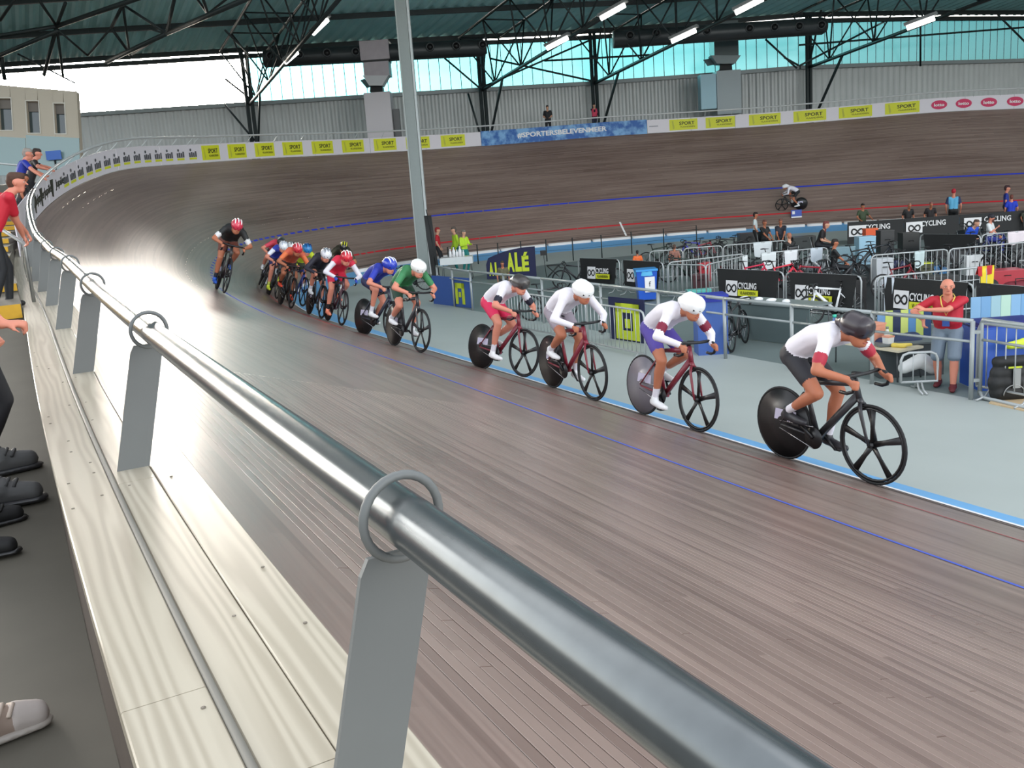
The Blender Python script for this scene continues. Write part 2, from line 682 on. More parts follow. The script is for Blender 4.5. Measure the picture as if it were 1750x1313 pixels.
tag(mb.build('nail_head', mat('nail_steel', srgb(120, 112, 100), 0.6), par), kind='stuff')
edge_strip('retaining_board', 0.115, 0.14, -0.85, -0.052, 19.5, 46, mat('dark_weathered_board', srgb(72, 62, 54), 0.7, noise=0.25, nscale=3), par, n=20)
mb = MB()
mb.tube([tp(s, TW, 0.006, -0.045) for s in np.linspace(20, 46, 60)], 0.011, 8)
tag(mb.build('cable', mat('grey_cable', srgb(120, 118, 110), 0.6)), 'grey cable lying in the gap between the cream parapet planks', 'cable')

# ---------------------------------------------------------------- handrail on flat posts
def rail_h(s):
    return float(np.interp(s, [35, 49], [0.582, 1.049]))


RL = -0.289
rail = thing('handrail', 'grey steel tube handrail on flat leaning posts above the parapet', 'railing')
q = np.concatenate([np.linspace(20.0, 46, 90), np.linspace(46.2, 112, 240)])
GT = mat('brushed_rail_steel', srgb(88, 94, 97), 0.24, 0.6, noise=0.2, nscale=22)
MB().tube([tp(s, TW, rail_h(s), RL) for s in q[:96]], 0.0468, 20).build('rail_tube', GT, rail)
MB().tube([tp(s, TW, rail_h(s), RL) for s in q[95:]], 0.0400, 8).build('rail_tube', mat('white_rail_tube', srgb(205, 206, 206), 0.35, 0.2), rail)
for k in range(10):
    s = 22.0 + 1.347 + 2.590 * k
    if s > 48:
        break
    top = tp(s, TW, rail_h(s), RL)
    base = tp(s, TW, 0.0, -0.145)
    h = heading(s)
    n = outward(s)
    up = (top - base)
    up /= np.linalg.norm(up)
    MB().torus(top, h + outward(s) * 0.1, 0.074, 0.0085, 26, 8).build('ring', POSTG, rail)
    mb = MB()
    w = 0.13
    a, t2 = base, top - up * 0.070
    vs = []
    for p, ww in ((a, w), (t2 - up * 0.02, w), (t2 + up * 0.01, w * 0.86)):
        for e in (-1, 1):
            for f_ in (-0.006, 0.006):
                vs.append(p + n * ww / 2 * e + h * f_)
    fs = []
    for i in (0, 1):
        b0, b1 = i * 4, i * 4 + 4
        fs += [(b0, b1, b1 + 2, b0 + 2), (b0 + 1, b0 + 3, b1 + 3, b1 + 1), (b0, b0 + 1, b1 + 1, b1), (b0 + 2, b1 + 2, b1 + 3, b0 + 3)]
    fs += [(0, 2, 3, 1), (8, 9, 11, 10)]
    mb.add(vs, fs)
    mb.build('post', POSTG, rail)
for px in list(range(60, 330, 26)) + list(range(330, 1780, 46)):         # brackets on the boards round the bend
    s = s_at_px(px, TW, 0.9, 46.0, 112)
    MB().tube([tp(s, TW, 0.55, 0.06), tp(s, TW, 0.78, 0.0), tp(s, TW, 1.04, RL)], 0.018, 6).build('bracket', GALVL, rail)

# ---------------------------------------------------------------- advertising boards round the bend
HB = 0.76
BOARDW = mat('white_hoarding', srgb(222, 216, 222), 0.45)
board = thing('advertising_hoarding', 'curved white advertising hoarding along the top of the banking', 'hoarding')
sA, sB, sC = 43.0, s_at_px(822), s_at_px(1106)


def board_strip(name, s0, s1, h0, h1, m, parent, off=0.0, n=8, th=0.02):
    vs = []
    for s in np.linspace(s0, s1, n):
        for l, h in ((-off, h0), (-off, h1), (th - off, h1), (th - off, h0)):
            vs.append(tp(s, TW, h, l))
    fs = [(i * 4 + j, (i + 1) * 4 + j, (i + 1) * 4 + (j + 1) % 4, i * 4 + (j + 1) % 4) for i in range(n - 1) for j in range(4)]
    fs += [(0, 1, 2, 3), ((n - 1) * 4 + 3, (n - 1) * 4 + 2, (n - 1) * 4 + 1, (n - 1) * 4)]
    me = bpy.data.meshes.new(name)
    me.from_pydata([tuple(v) for v in vs], [], fs)
    return link(name, me, m, parent)


def text_geo(txt, w, h, extr=0.003, bold=0.0, shear=0.0):
    """letters as a mesh, scaled to w by h, centred on the origin"""
    cu = bpy.data.curves.new('lettering', 'FONT')
    cu.body = txt
    cu.extrude = 0.01
    cu.offset = bold
    cu.shear = shear
    cu.resolution_u = 2
    o = bpy.data.objects.new('lettering', cu)
    COL.objects.link(o)
    dg = bpy.context.evaluated_depsgraph_get()
    me = bpy.data.meshes.new_from_object(o.evaluated_get(dg))
    co = np.zeros(len(me.vertices) * 3)
    me.vertices.foreach_get('co', co)
    co = co.reshape(-1, 3)
    fs = [tuple(p.vertices) for p in me.polygons]
    bpy.data.objects.remove(o)
    bpy.data.curves.remove(cu)
    bpy.data.meshes.remove(me)
    lo, hi = co.min(0), co.max(0)
    co = (co - (lo + hi) / 2) / np.maximum(hi - lo, 1e-6) * np.array([w, h, extr])
    return co, fs


def text_at(name, txt, c, X, Y, w, h, m, parent, extr=0.004, bold=0.0, shear=0.0):
    X = np.asarray(X, float) / np.linalg.norm(X)
    Y = np.asarray(Y, float) / np.linalg.norm(Y)
    Z = np.cross(X, Y)
    co, fs = text_geo(txt, w, h, extr, bold, shear)
    vs = [np.asarray(c) + X * p[0] + Y * p[1] + Z * p[2] for p in co]
    return MB().add(vs, fs).build(name, m, parent)


def text_on_board(name, txt, s, hc, w, h, m, parent, off=0.008, bold=0.0, shear=0.0):
    """letters bent along the boards, reading from the infield"""
    co, fs = text_geo(txt, w, h, 0.006, bold, shear)
    ds = w / 2
    vs = [tp(s + p[0] * 0.93, TW, hc + p[1], -off - p[2]) for p in co]
    return MB().add(vs, fs).build(name, m, parent)


cuts = np.concatenate([np.linspace(sA, sB, 13), np.linspace(sC, 112, 15)])
for a, b_ in zip(cuts[:-1], cuts[1:]):
    if abs(a - sB) < 1e-6:
        continue
    board_strip('hoarding_panel', a + 0.01, b_ - 0.01, 0.02, HB, BOARDW, board, n=10)
sports = [360, 405, 452, 500, 551, 603, 658, 714, 774, 1168, 1231, 1307, 1384, 1462, 1542]
wid = [30, 31, 33, 34, 36, 37, 38, 40, 41, 48, 50, 54, 56, 57, 59]
for p, w in zip(sports, wid):
    s0, s1 = s_at_px(p - w / 2), s_at_px(p + w / 2)
    o = board_strip('logo_panel', s0, s1, 0.10, HB - 0.06, YEL, board, off=0.008, n=5, th=0.006)
    sm, L = (s0 + s1) / 2, (s1 - s0)
    text_on_board('lettering', 'SPORT', sm + L * 0.12, 0.47, L * 0.58, 0.19, DARKP, o, off=0.012, bold=0.02)
    text_on_board('lettering', 'VLAANDEREN', sm + L * 0.14, 0.27, L * 0.56, 0.085, DARKP, o, off=0.012)
    a = s0 + L * 0.1
    mb = MB()
    for q0, q1, w_ in ((0.16, 0.62, 0.03), (0.22, 0.45, 0.05)):
        mb.quad(tp(a + w_, TW, q0, -0.010), tp(a + w_ + L * 0.05, TW, q0, -0.010), tp(a + w_ + L * 0.02, TW, q1, -0.010), tp(a + w_ - L * 0.03, TW, q1, -0.010), 0.002)
    mb.build('emblem', mat('pale_yellow_print', srgb(188, 190, 60), 0.5), o)
for p in [112, 124, 137, 152, 166.5, 182.5, 198.6, 215.8, 233.6, 251.7, 270, 288.6, 308, 329]:
    s0 = s_at_px(p)
    L = 0.42
    mb = MB()
    vs = [tp(s0 - 0.1 + 0.05 * math.cos(a), TW, 0.55 + 0.055 * math.sin(a), -0.011) for a in np.linspace(0, 2 * math.pi, 11)[:-1]]
    mb.add(vs, [tuple(range(9, -1, -1))])
    for j in range(4):
        a = s0 + L * (j - 1.5) * 0.25
        h1 = 0.44 + 0.02 * (j % 2) + 0.03 * (j == 3)
        mb.quad(tp(a - 0.04, TW, 0.26, -0.011), tp(a + 0.04, TW, 0.26, -0.011), tp(a + 0.04, TW, h1, -0.011), tp(a - 0.04, TW, h1, -0.011), 0.003)
    mb.build('logo_mark', mat('dark_grey_print', srgb(84, 84, 88), 0.6), board)
    board_strip('logo_underline', s0 - L * 0.45, s0 + L * 0.45, 0.16, 0.24, YEL, board, off=0.008, n=3, th=0.006)
for p in [57, 65.5, 77.5, 97]:
    s0 = s_at_px(p, TW, 0.4, 44, 60)
    text_on_board('lettering', 'Jupiler', s0 + 0.28, 0.38, 0.95, 0.30, DARKP, board, bold=0.02, shear=0.2)
    mb = MB()
    a = s0 - 0.55
    mb.quad(tp(a, TW, 0.16, -0.010), tp(a + 0.12, TW, 0.12, -0.010), tp(a + 0.26, TW, 0.60, -0.010), tp(a - 0.02, TW, 0.62, -0.010), 0.004)
    mb.build('emblem', DARKP, board)
PINK = mat('magenta_print', srgb(206, 40, 92), 0.5)
for p in [1605, 1647, 1690, 1735]:
    s0 = s_at_px(p)
    vs = [tp(s0 + 0.36 * math.cos(a), TW, 0.40 + 0.24 * math.sin(a), -0.012) for a in np.linspace(0, 2 * math.pi, 25)[:-1]]
    o = MB().add(vs, [tuple(range(23, -1, -1))]).build('logo_oval', PINK, board)
    text_on_board('lettering', 'lotto', s0, 0.40, 0.5, 0.17, WHITE, o, off=0.018, bold=0.03)
s0 = s_at_px(1117)
board_strip('grey_mark', s0 - 0.22, s0 + 0.22, 0.37, 0.42, mat('grey_print', srgb(150, 150, 158), 0.6), board, off=0.008, n=3, th=0.006)
# blue banner
bb = thing('hashtag_banner', 'blue patterned banner with a white hashtag slogan on the hoarding', 'banner')
mB, tB, bB = nodes_of('blue_banner_print')
tc = tB.nodes.new('ShaderNodeTexCoord')
vo = tB.nodes.new('ShaderNodeTexNoise')
vo.inputs['Scale'].default_value = 2.4
vo.inputs['Detail'].default_value = 5
crb = tB.nodes.new('ShaderNodeValToRGB')
crb.color_ramp.elements[0].position = 0.42
crb.color_ramp.elements[0].color = (*srgb(30, 92, 168), 1)
crb.color_ramp.elements[1].position = 0.62
crb.color_ramp.elements[1].color = (*srgb(120, 170, 216), 1)
tB.links.new(tc.outputs['Object'], vo.inputs['Vector'])
tB.links.new(vo.outputs['Fac'], crb.inputs[0])
tB.links.new(crb.outputs[0], bB.inputs['Base Color'])
board_strip('banner_sheet', sB + 0.01, sC - 0.01, 0.0, HB + 0.03, mB, bb, off=0.0, n=30)
sm = s_at_px(961)
text_on_board('lettering', '#SPORTERSBELEVENMEER', sm, 0.42, (s_at_px(1039) - s_at_px(884)) * 1.06, 0.30, WHITE, bb, bold=0.03)

# ---------------------------------------------------------------- end wall: corrugated below, cyan glazing above
ZS, ZE, ZW = 8.9, 11.6, 4.9
wp = [(-420, 52.5), (-160, 53.5), (150, 54), (435, 54.8), (615, 55.4), (830, 56.3), (1010, 57.3), (1200, 57.4), (1365, 57), (1560, 59.5), (1750, 63), (2050, 70)]
WP = []
for px, t in wp:
    p = at(px, 150, t)
    WP.append(np.array([p[0], p[1], 0.0]))
SEGL = [np.linalg.norm(b - a) for a, b in zip(WP[:-1], WP[1:])]
CUM = np.concatenate([[0], np.cumsum(SEGL)])


def wall_pt(u, z, inset=0.0):
    i = min(max(int(np.searchsorted(CUM, u) - 1), 0), len(SEGL) - 1)
    f = (u - CUM[i]) / SEGL[i]
    d = (WP[i + 1] - WP[i]) / SEGL[i]
    n = np.array([d[1], -d[0], 0])
    if n[:2] @ (CAM[:2] - WP[i][:2]) < 0:
        n = -n
    return WP[i] + d * SEGL[i] * f + n * inset + np.array([0, 0, z])


def wall_u(px):
    """distance along the wall of the spot seen in that column"""
    best = min(np.arange(0, CUM[-1], 0.05), key=lambda u: abs(proj(wall_pt(u, ZS))[0] - px) if proj(wall_pt(u, ZS))[2] > 0 else 1e9)
    return float(best)


CORR = mat('corrugated_zinc', srgb(186, 190, 190), 0.45, 0.15, noise=0.15, nscale=0.6)
mb = MB()
us = np.arange(0, CUM[-1], 0.11)
prof = [0.0, 0.0, 0.06, 0.06]
rows = [[wall_pt(u, z, prof[i % 4]) for i, u in enumerate(us)] for z in (ZW - 0.3, ZS)]
mb.sheet(rows, smooth=False)
tag(mb.build('wall_end', CORR), kind='structure')
mb = MB()
for a, b_ in zip(CUM[:-1], CUM[1:]):
    mb.beam(wall_pt(a + 0.001, ZS, 0.08), wall_pt(b_ - 0.001, ZS, 0.08), 0.3, 0.22)
tag(mb.build('trim_1', mat('sill_flashing', srgb(140, 148, 150), 0.5, 0.3)), kind='structure')
mb = MB()
for a, b_ in zip(CUM[:-1], CUM[1:]):
    mb.beam(wall_pt(a + 0.001, ZE - 0.05, 0.15), wall_pt(b_ - 0.001, ZE - 0.05, 0.15), 0.22, 0.24)
tag(mb.build('trim_2', STEEL), kind='structure')
# glazing: separate polycarbonate panes
mP = bpy.data.materials.new('cyan_glazing')
mP.use_nodes = True
t = mP.node_tree
t.nodes.clear()
out = t.nodes.new('ShaderNodeOutputMaterial')
tr = t.nodes.new('ShaderNodeBsdfTransparent')
tr.inputs[0].default_value = (0.034, 0.118, 0.135, 1)
gl = t.nodes.new('ShaderNodeBsdfGlossy')
gl.inputs['Color'].default_value = (0.6, 0.85, 0.9, 1)
gl.inputs['Roughness'].default_value = 0.25
mxs = t.nodes.new('ShaderNodeMixShader')
mxs.inputs[0].default_value = 0.12
t.links.new(tr.outputs[0], mxs.inputs[1])
t.links.new(gl.outputs[0], mxs.inputs[2])
t.links.new(mxs.outputs[0], out.inputs[0])
glz = thing('window_1', kind='structure')
PW = 0.62
pane_me = None
u = wall_u(428)
while u < CUM[-1] - PW:
    a, b_ = wall_pt(u + 0.018, ZS + 0.1, 0.0), wall_pt(u + PW - 0.018, ZS + 0.1, 0.0)
    c, d_ = b_ + np.array([0, 0, ZE - ZS - 0.2]), a + np.array([0, 0, ZE - ZS - 0.2])
    MB().quad(a, b_, c, d_).build('pane', mP, glz)
    MB().beam(wall_pt(u, ZS + 0.1, 0.0), wall_pt(u, ZE, 0.0), 0.035, 0.03).build('mullion', mat('pale_mullion', srgb(150, 190, 196), 0.5), glz)
    u += PW

# ---------------------------------------------------------------- roof: corrugated deck rising towards the hall
AX = -ray(45, 598)
AX = np.array([AX[0], AX[1], 0])
AX /= np.linalg.norm(AX)
RS = 0.14
DECK = mat('teal_roof_deck', srgb(186, 238, 240), 0.5, 0.1, noise=0.15, nscale=0.5)
mb = MB()
us = np.arange(0, CUM[-1], 0.17)
rows = []
for v in (-0.6, 42):
    r = []
    for i, u in enumerate(us):
        p = wall_pt(u, 0, 0)
        r.append(p + AX * v + np.array([0, 0, ZE + 0.35 + RS * v + (0.0, 0.0, 0.17, 0.17)[i % 4]]))
    rows.append(r)
mb.sheet(rows, smooth=False)
tag(mb.build('ceiling', DECK), kind='structure')


def deck_pt(u, v, dz=0.0):
    p = wall_pt(u, 0, 0)
    return p + AX * v + np.array([0, 0, ZE + 0.35 + RS * v + dz])


pur = thing('roof_purlins', 'dark steel purlins under the teal corrugated roof deck', 'purlins')
for v in (0.4, 5.4, 10.4, 15.4, 20.4, 26):
    mb = MB()
    for a, b_ in zip(CUM[:-1], CUM[1:]):
        mb.beam(deck_pt(a + 0.001, v, -0.14), deck_pt(b_ - 0.001, v, -0.14), 0.16, 0.26)
    mb.build('purlin', STEEL, pur)

# trusses along the roof fall, one to each column
TL = mat('lamp_tube_glow', (1, 1, 1), 0.5, emit=((1.0, 0.98, 0.93), 9.0))
truss_grp = 'parallel steel roof trusses'


def truss(px, length, where, latt=1.3):
    u = wall_u(px)
    foot = wall_pt(u, ZW, 0.9)
    o = thing('roof_truss', 'dark steel lattice truss and column ' + where, 'truss', group=truss_grp)
    top = wall_pt(u, ZE + 0.1, 0.9)
    mb = MB()
    for e in (-0.14, 0.14):
        d = np.cross(AX, (0, 0, 1)) * e
        mb.beam(foot + d, top + d, 0.10, 0.2)
    mb.build('column', STEEL, o)
    side = np.cross(AX, (0, 0, 1))
    b0 = np.array([foot[0], foot[1], ZS - 0.1])
    sl = 0.134
    P0 = lambda v: b0 + AX * v + np.array([0, 0, sl * v])
    T0 = lambda v, e: np.array([foot[0], foot[1], ZE + 0.12]) + AX * v + np.array([0, 0, RS * v]) + side * latt * e
    MB().tube([P0(0), P0(length)], 0.095, 10).build('bottom_chord', STEEL, o)
    for e in (-1, 1):
        MB().tube([T0(0, e), T0(length, e)], 0.07, 8).build('top_chord', STEEL, o)
    n = int(length / 3.2)
    for i in range(n):
        v0, v1, v2 = i * 3.2, i * 3.2 + 1.6, i * 3.2 + 3.2
        for e in (-1, 1):
            MB().tube([P0(v1), T0(v0, e)], 0.045, 6).build('web_member', STEEL, o)
            MB().tube([P0(v1), T0(v2, e)], 0.045, 6).build('web_member', STEEL, o)
        MB().tube([T0(v0, -1), T0(v0, 1)], 0.04, 6).build('cross_member', STEEL, o)
    # knee braces from the column foot
    MB().beam(foot + np.array([0, 0, 0.3]), P0(2.6), 0.10, 0.12).build('knee_brace', STEEL, o)
    MB().beam(np.array([foot[0], foot[1], ZS]) - side * 3.2 * 0 , T0(1.0, 0) , 0.08, 0.08).build('knee_brace', STEEL, o)
    return P0


chords = [truss(432, 22, 'beside the bright window gap'), truss(822, 26, 'above the left end of the blue banner'), truss(1010, 28, 'behind the spectator in the dark vest'), truss(1367, 30, 'at the right, beyond the right duct')]
# wall bracing between columns
brace = thing('wind_bracing', 'thin dark steel wind bracing in front of the cyan glazing', 'bracing')
for (a, b_) in [((822, 150), (1010, 68)), ((838, 100), (1010, 138)), ((930, 104), (1110, 94)), ((1367, 112), (1515, 35)), ((1340, 98), (1365, 112)), ((1308, 67), (1362, 117)), ((1365, 77), (1760, 46)), ((757, 97), (818, 149)), ((1705, 25), (1752, 72)), ((1573, 30), (1573, 113)), ((435, 240), (385, 180)), ((432, 172), (385, 135)), ((822, 235), (800, 160))]:
    z0 = 56.0
    MB().tube([at(*a, 54.2 if a[0] < 1400 else 57), at(*b_, 54.2 if b_[0] < 1400 else 58.5)], 0.06, 6).build('brace', STEEL, brace)
# cross beams under the deck at the upper left
left = thing('eaves_lattice', 'dark tubular lattice under the roof at the far left corner', 'lattice')
J = {k: at(*k[:2], k[2]) for k in [(-30, 66, 44), (97, 45, 44), (250, -8, 40), (-20, 103, 46), (100, 52, 44), (430, -6, 36), (182, 106, 46), (285, 57, 42), (75, 128, 47), (108, 132, 47), (150, 95, 46), (225, 96, 46), (210, 8, 42), (150, 100, 46), (30, -8, 42), (0, 35, 43), (112, 5, 42), (60, -10, 42), (268, 50, 42), (190, 48, 44), (222, 95, 46), (255, 50, 42), (385, 52, 42), (425, 92, 47), (300, -10, 38), (275, 45, 42), (345, -8, 38), (355, 24, 40), (330, -12, 38), (395, -8, 38), (30, 92, 46), (128, 142, 48), (2, 95, 46), (8, 135, 47), (85, 112, 47), (118, 112, 47)]}
for a, b_, r in [((-30, 66, 44), (97, 45, 44), .11), ((97, 45, 44), (250, -8, 40), .13), ((-20, 103, 46), (100, 52, 44), .12), ((182, 106, 46), (285, 57, 42), .13), ((285, 57, 42), (430, -6, 36), .13), ((97, 45, 44), (75, 128, 47), .11), ((97, 45, 44), (108, 132, 47), .08), ((100, 52, 44), (150, 95, 46), .06), ((97, 45, 44), (30, -8, 42), .0), ((97, 45, 44), (112, 5, 42), .09), ((0, 35, 43), (30, -8, 42), .08), ((97, 45, 44), (60, -10, 42), .08), ((190, 48, 44), (210, 8, 42), .09), ((190, 48, 44), (225, 96, 46), .08), ((190, 48, 44), (150, 95, 46), .06), ((210, 8, 42), (222, 95, 46), .07), ((285, 57, 42), (255, 50, 42), .05), ((285, 57, 42), (222, 95, 46), .06), ((285, 57, 42), (210, 8, 42), .07), ((385, 52, 42), (425, 92, 47), .06), ((285, 57, 42), (300, -10, 38), .09), ((285, 57, 42), (275, 45, 42), .05), ((355, 24, 40), (345, -8, 38), .08), ((355, 24, 40), (330, -12, 38), .06), ((355, 24, 40), (395, -8, 38), .06), ((30, 92, 46), (128, 142, 48), .05), ((2, 95, 46), (8, 135, 47), .12), ((85, 112, 47), (118, 112, 47), .03)]:
    if r:
        MB().tube([J[a], J[b_]], r * 0.85, 7).build('lattice_member', STEEL, left)

# strip lamps under the trusses
lampgrp = 'bright strip lamps under the trusses'
for (p, q_, t0, where) in [((535, 58), (560, 34), 44, 'upper of the two over the grey duct, left'), ((488, 107), (508, 90), 46.5, 'lower of the two over the grey duct, left'), ((935, 83), (970, 65), 44, 'in front of the cyan glass above the left spectator'), ((1027, 32), (1068, 9), 40, 'high above the right spectator'), ((1148, 71), (1189, 52), 42, 'just left of the right-hand grey duct'), ((1257, 22), (1304, -2), 37, 'at the top edge over the right duct'), ((1550, 48), (1597, 31), 38, 'at the far right under the roof')]:
    o = thing('strip_lamp', 'lit white strip lamp ' + where, 'lamp', group=lampgrp)
    a, b_ = at(*p, t0), at(*q_, t0 - 0.6)
    a[2] -= 0.0
    MB().tube([a, b_], 0.10, 8).build('lamp_tube', TL, o)
    d = (b_ - a) / np.linalg.norm(b_ - a)
    MB().beam(a + np.array([0, 0, 0.16]) - d * 0.1, b_ + np.array([0, 0, 0.16]) + d * 0.1, 0.3, 0.12).build('housing', POSTG, o)

# ---------------------------------------------------------------- air ducts
DUCT = mat('dark_duct', srgb(62, 66, 68), 0.4, 0.4, noise=0.15, nscale=3)
DUCTL = mat('galvanised_duct', srgb(168, 160, 165), 0.45, 0.3, noise=0.12, nscale=3)


def duct(name, label, ends, t, noz, nozn):
    o = thing(name, label, 'duct')
    a, b_ = at(*ends[0], t), at(*ends[1], t)
    r = 0.47
    d = (b_ - a) / np.linalg.norm(b_ - a)
    MB().tube([a, a + d * 0.02, b_ - d * 0.25, b_], [r * 0.99, r, r, r * 0.7], 20).build('duct_tube', DUCT, o)
    MB().disc(a, d, r * 0.97, 0.03).build('end_cap', mat('pale_cap', srgb(150, 176, 178), 0.5), o)
    for px, py in noz:
        c = at(px, py, t)
        n = CAM - c
        n[2] = -abs(n[2]) * 0.2
        n /= np.linalg.norm(n)
        f0 = c + n * r * 0.9
        k = MB().torus(f0 + n * 0.1, n, 0.20, 0.05, 18, 8).build('nozzle', DUCT, o)
        MB().disc(f0 + n * 0.06, n, 0.16, 0.12, 16).build('nozzle_throat', BLACK, k)
    return o


duct('ventilation_duct', 'dark round duct with jet nozzles above the left air unit', [(452, 101), (832, 81)], 52.5, [(462, 97), (512, 95), (559, 92), (608, 90), (687, 85), (735, 82), (780, 80), (825, 78)], 0)
duct('ventilation_duct', 'dark round duct with jet nozzles above the right air unit', [(1048, 68), (1412, 44)], 52.5, [(1077, 62), (1122, 58), (1208, 54), (1281, 50), (1324, 48), (1366, 46), (1404, 44)], 0)


def air_unit(px0, px1, ytop, ydk0, t, label, cab, cabx):
    o = thing('air_unit', label, 'air unit')
    s_ = lambda x, y: at(x, y, t)
    up = np.array([0, 0, 1.0])
    R = s_(px1, 100) - s_(px0, 100)
    R[2] = 0
    Wd = np.linalg.norm(R)
    R /= Wd
    Fw = np.cross(R, up)
    def boxpx(x0, x1, y0, y1, dep, m, name, off=0.0):
        xm = (x0 + x1) / 2
        top, bot = s_(xm, y0), s_(xm, y1)
        wdt = (x1 - x0) * t / FPX
        c = (top + bot) / 2
        MB().box(c + Fw * off, (wdt, dep, top[2] - bot[2]), (R, Fw, up)).build(name, m, o)
    for a in cab:
        boxpx(*a)
    return o, R, Fw


t = 52.6
o, R, Fw = air_unit(617, 668, 72, 0, t, 'pale grey air handling unit with stacked duct boxes left of the column', [
    (618, 667, 72, 104, 1.3, DUCTL, 'duct_box'), (623, 667, 104, 108, 1.2, BLACK, 'joint'), (624, 667, 108, 132, 1.2, DUCTL, 'duct_box'),
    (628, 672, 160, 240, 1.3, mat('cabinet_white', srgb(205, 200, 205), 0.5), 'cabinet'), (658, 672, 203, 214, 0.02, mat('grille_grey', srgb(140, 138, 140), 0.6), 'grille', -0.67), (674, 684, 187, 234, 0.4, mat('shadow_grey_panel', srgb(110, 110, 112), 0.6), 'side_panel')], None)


def funnel(x0, x1, y0, x2, x3, y1, t, m, name, parent, dep=1.2):
    a, b_, c, d_ = at(x0, y0, t), at(x1, y0, t), at(x3, y1, t), at(x2, y1, t)
    back = Fw * dep
    vs = [a, b_, c, d_, a + back, b_ + back, c + back, d_ + back]
    MB().add(vs, [(0, 3, 2, 1), (4, 5, 6, 7), (0, 1, 5, 4), (1, 2, 6, 5), (2, 3, 7, 6), (3, 0, 4, 7)]).build(name, m, parent)


funnel(624, 667, 132, 635, 657, 149, t - 0.3, mat('pale_cowl', srgb(205, 205, 208), 0.45), 'cowl', o, 0.9)
funnel(636, 656, 150, 635, 657, 159, t - 0.2, BLACK, 'cowl_mouth', o, 0.7)
MB().quad(at(616, 138, t - 0.5), at(623, 135, t - 0.5), at(635, 148, t - 0.5), at(627, 151, t - 0.5), 0.06).build('damper_flap', mat('dark_flap', srgb(90, 112, 116), 0.5), o)
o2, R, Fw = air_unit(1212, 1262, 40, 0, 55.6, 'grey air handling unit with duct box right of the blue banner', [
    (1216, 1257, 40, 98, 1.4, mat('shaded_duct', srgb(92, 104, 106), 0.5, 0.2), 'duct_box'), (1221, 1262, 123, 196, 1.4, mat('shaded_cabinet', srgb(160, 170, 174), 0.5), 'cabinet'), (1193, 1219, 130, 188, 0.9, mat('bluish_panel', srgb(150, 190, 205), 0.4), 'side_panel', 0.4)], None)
t = 55.6
funnel(1210, 1260, 98, 1220, 1250, 112, t - 0.3, mat('cowl_grey', srgb(140, 150, 152), 0.45), 'cowl', o2, 0.9)
funnel(1226, 1246, 112, 1225, 1247, 122, t - 0.2, BLACK, 'cowl_mouth', o2, 0.7)
MB().quad(at(1202, 103, t - 0.5), at(1222, 98, t - 0.5), at(1224, 110, t - 0.5), at(1209, 113, t - 0.5), 0.06).build('damper_flap', MATS['dark_flap'], o2)

# ---------------------------------------------------------------- walkway behind the boards, control building, glass screen
mb = MB()
ss = np.linspace(46, 130, 120)
mb.sheet([[tp(s, TW, -0.25, 0.05), tp(s, TW, -0.25, 3.0), np.array([*(tp(s, TW, 0, 14.0))[:2], tp(s, TW, -0.25)[2]])] for s in ss])
tag(mb.build('walkway', CONC), kind='structure')
BEIGE = mat('beige_render', srgb(176, 166, 150), 0.7, noise=0.06, nscale=1)
cb = thing('control_building', 'beige control building with three small windows at the far left', 'building')
T0 = 37.0


def P_(x, y, t=T0):
    return at(x, y, t)


mb = MB()
wins = [(-6, 17, 168, 222), (43, 64, 173, 227), (90, 108, 177, 228)]
# facade in strips around the window openings
xs = [-60, -6, 17, 43, 64, 90, 108, 131]
ytop = lambda x: 140 + (x + 60) * 0.085


def fac(x0, x1, y0a, y0b, y1a, y1b):
    mb.quad(P_(x0, y1a), P_(x1, y1b), P_(x1, y0b), P_(x0, y0a), 0.25)


lean = lambda x, y: x + (y - 155) * 0.06
for i in range(len(xs) - 1):
    a, b_ = xs[i], xs[i + 1]
    w = [q for q in wins if q[0] == a]
    if w:
        y0, y1 = w[0][2], w[0][3]
        fac(lean(a, 150), lean(b_, 150), ytop(a), ytop(b_), y0, y0)
        mb.quad(P_(lean(a, 280), 285), P_(lean(b_, 280), 285), P_(lean(b_, y1), y1), P_(lean(a, y1), y1), 0.25)
    else:
        mb.quad(P_(lean(a, 280), 285), P_(lean(b_, 280), 285), P_(lean(b_, 150), ytop(b_)), P_(lean(a, 150), ytop(a)), 0.25)
mb.quad(P_(131, 155), P_(138, 285), P_(138, 285, T0 + 6), P_(131, 155, T0 + 6), 0.05)
mb.build('facade', BEIGE, cb)
WG = mat('dark_window_glass', srgb(58, 70, 72), 0.1, 0.0, spec=0.8)
for (x0, x1, y0, y1) in wins:
    f = MB()
    e = 1.6
    Tn = T0 - 0.02
    for (a, b_, c, d_) in [((x0 - e, y0 - e), (x1 + e, y0 - e), (x1 + e, y0), (x0 - e, y0)), ((x0 - e, y1), (x1 + e, y1), (x1 + e, y1 + e), (x0 - e, y1 + e)), ((x0 - e, y0), (x0, y0), (x0, y1), (x0 - e, y1)), ((x1, y0), (x1 + e, y0), (x1 + e, y1), (x1, y1))]:
        f.quad(*[P_(lean(q[0], q[1]), q[1], Tn) for q in (d_, c, b_, a)], 0.05)
    wobj = f.build('window_frame', mat('pale_frame', srgb(190, 186, 176), 0.5), cb)
    MB().quad(*[P_(lean(q[0], q[1]), q[1], T0 + 0.2) for q in ((x0, y1), (x1, y1), (x1, y0), (x0, y0))], 0.01).build('pane', WG, wobj)
    MB().quad(*[P_(lean(q[0], q[1]), q[1], T0 + 0.15) for q in ((x0, y0 + 18), (x1, y0 + 18), (x1, y0), (x0, y0))], 0.01).build('blind', mat('grey_blind', srgb(110, 104, 98), 0.8), wobj)
scr = thing('glass_screen', 'teal glass screen standing below the control building windows', 'screen')
GS = mat('teal_screen', srgb(124, 146, 146), 0.15, 0.0, spec=0.6)
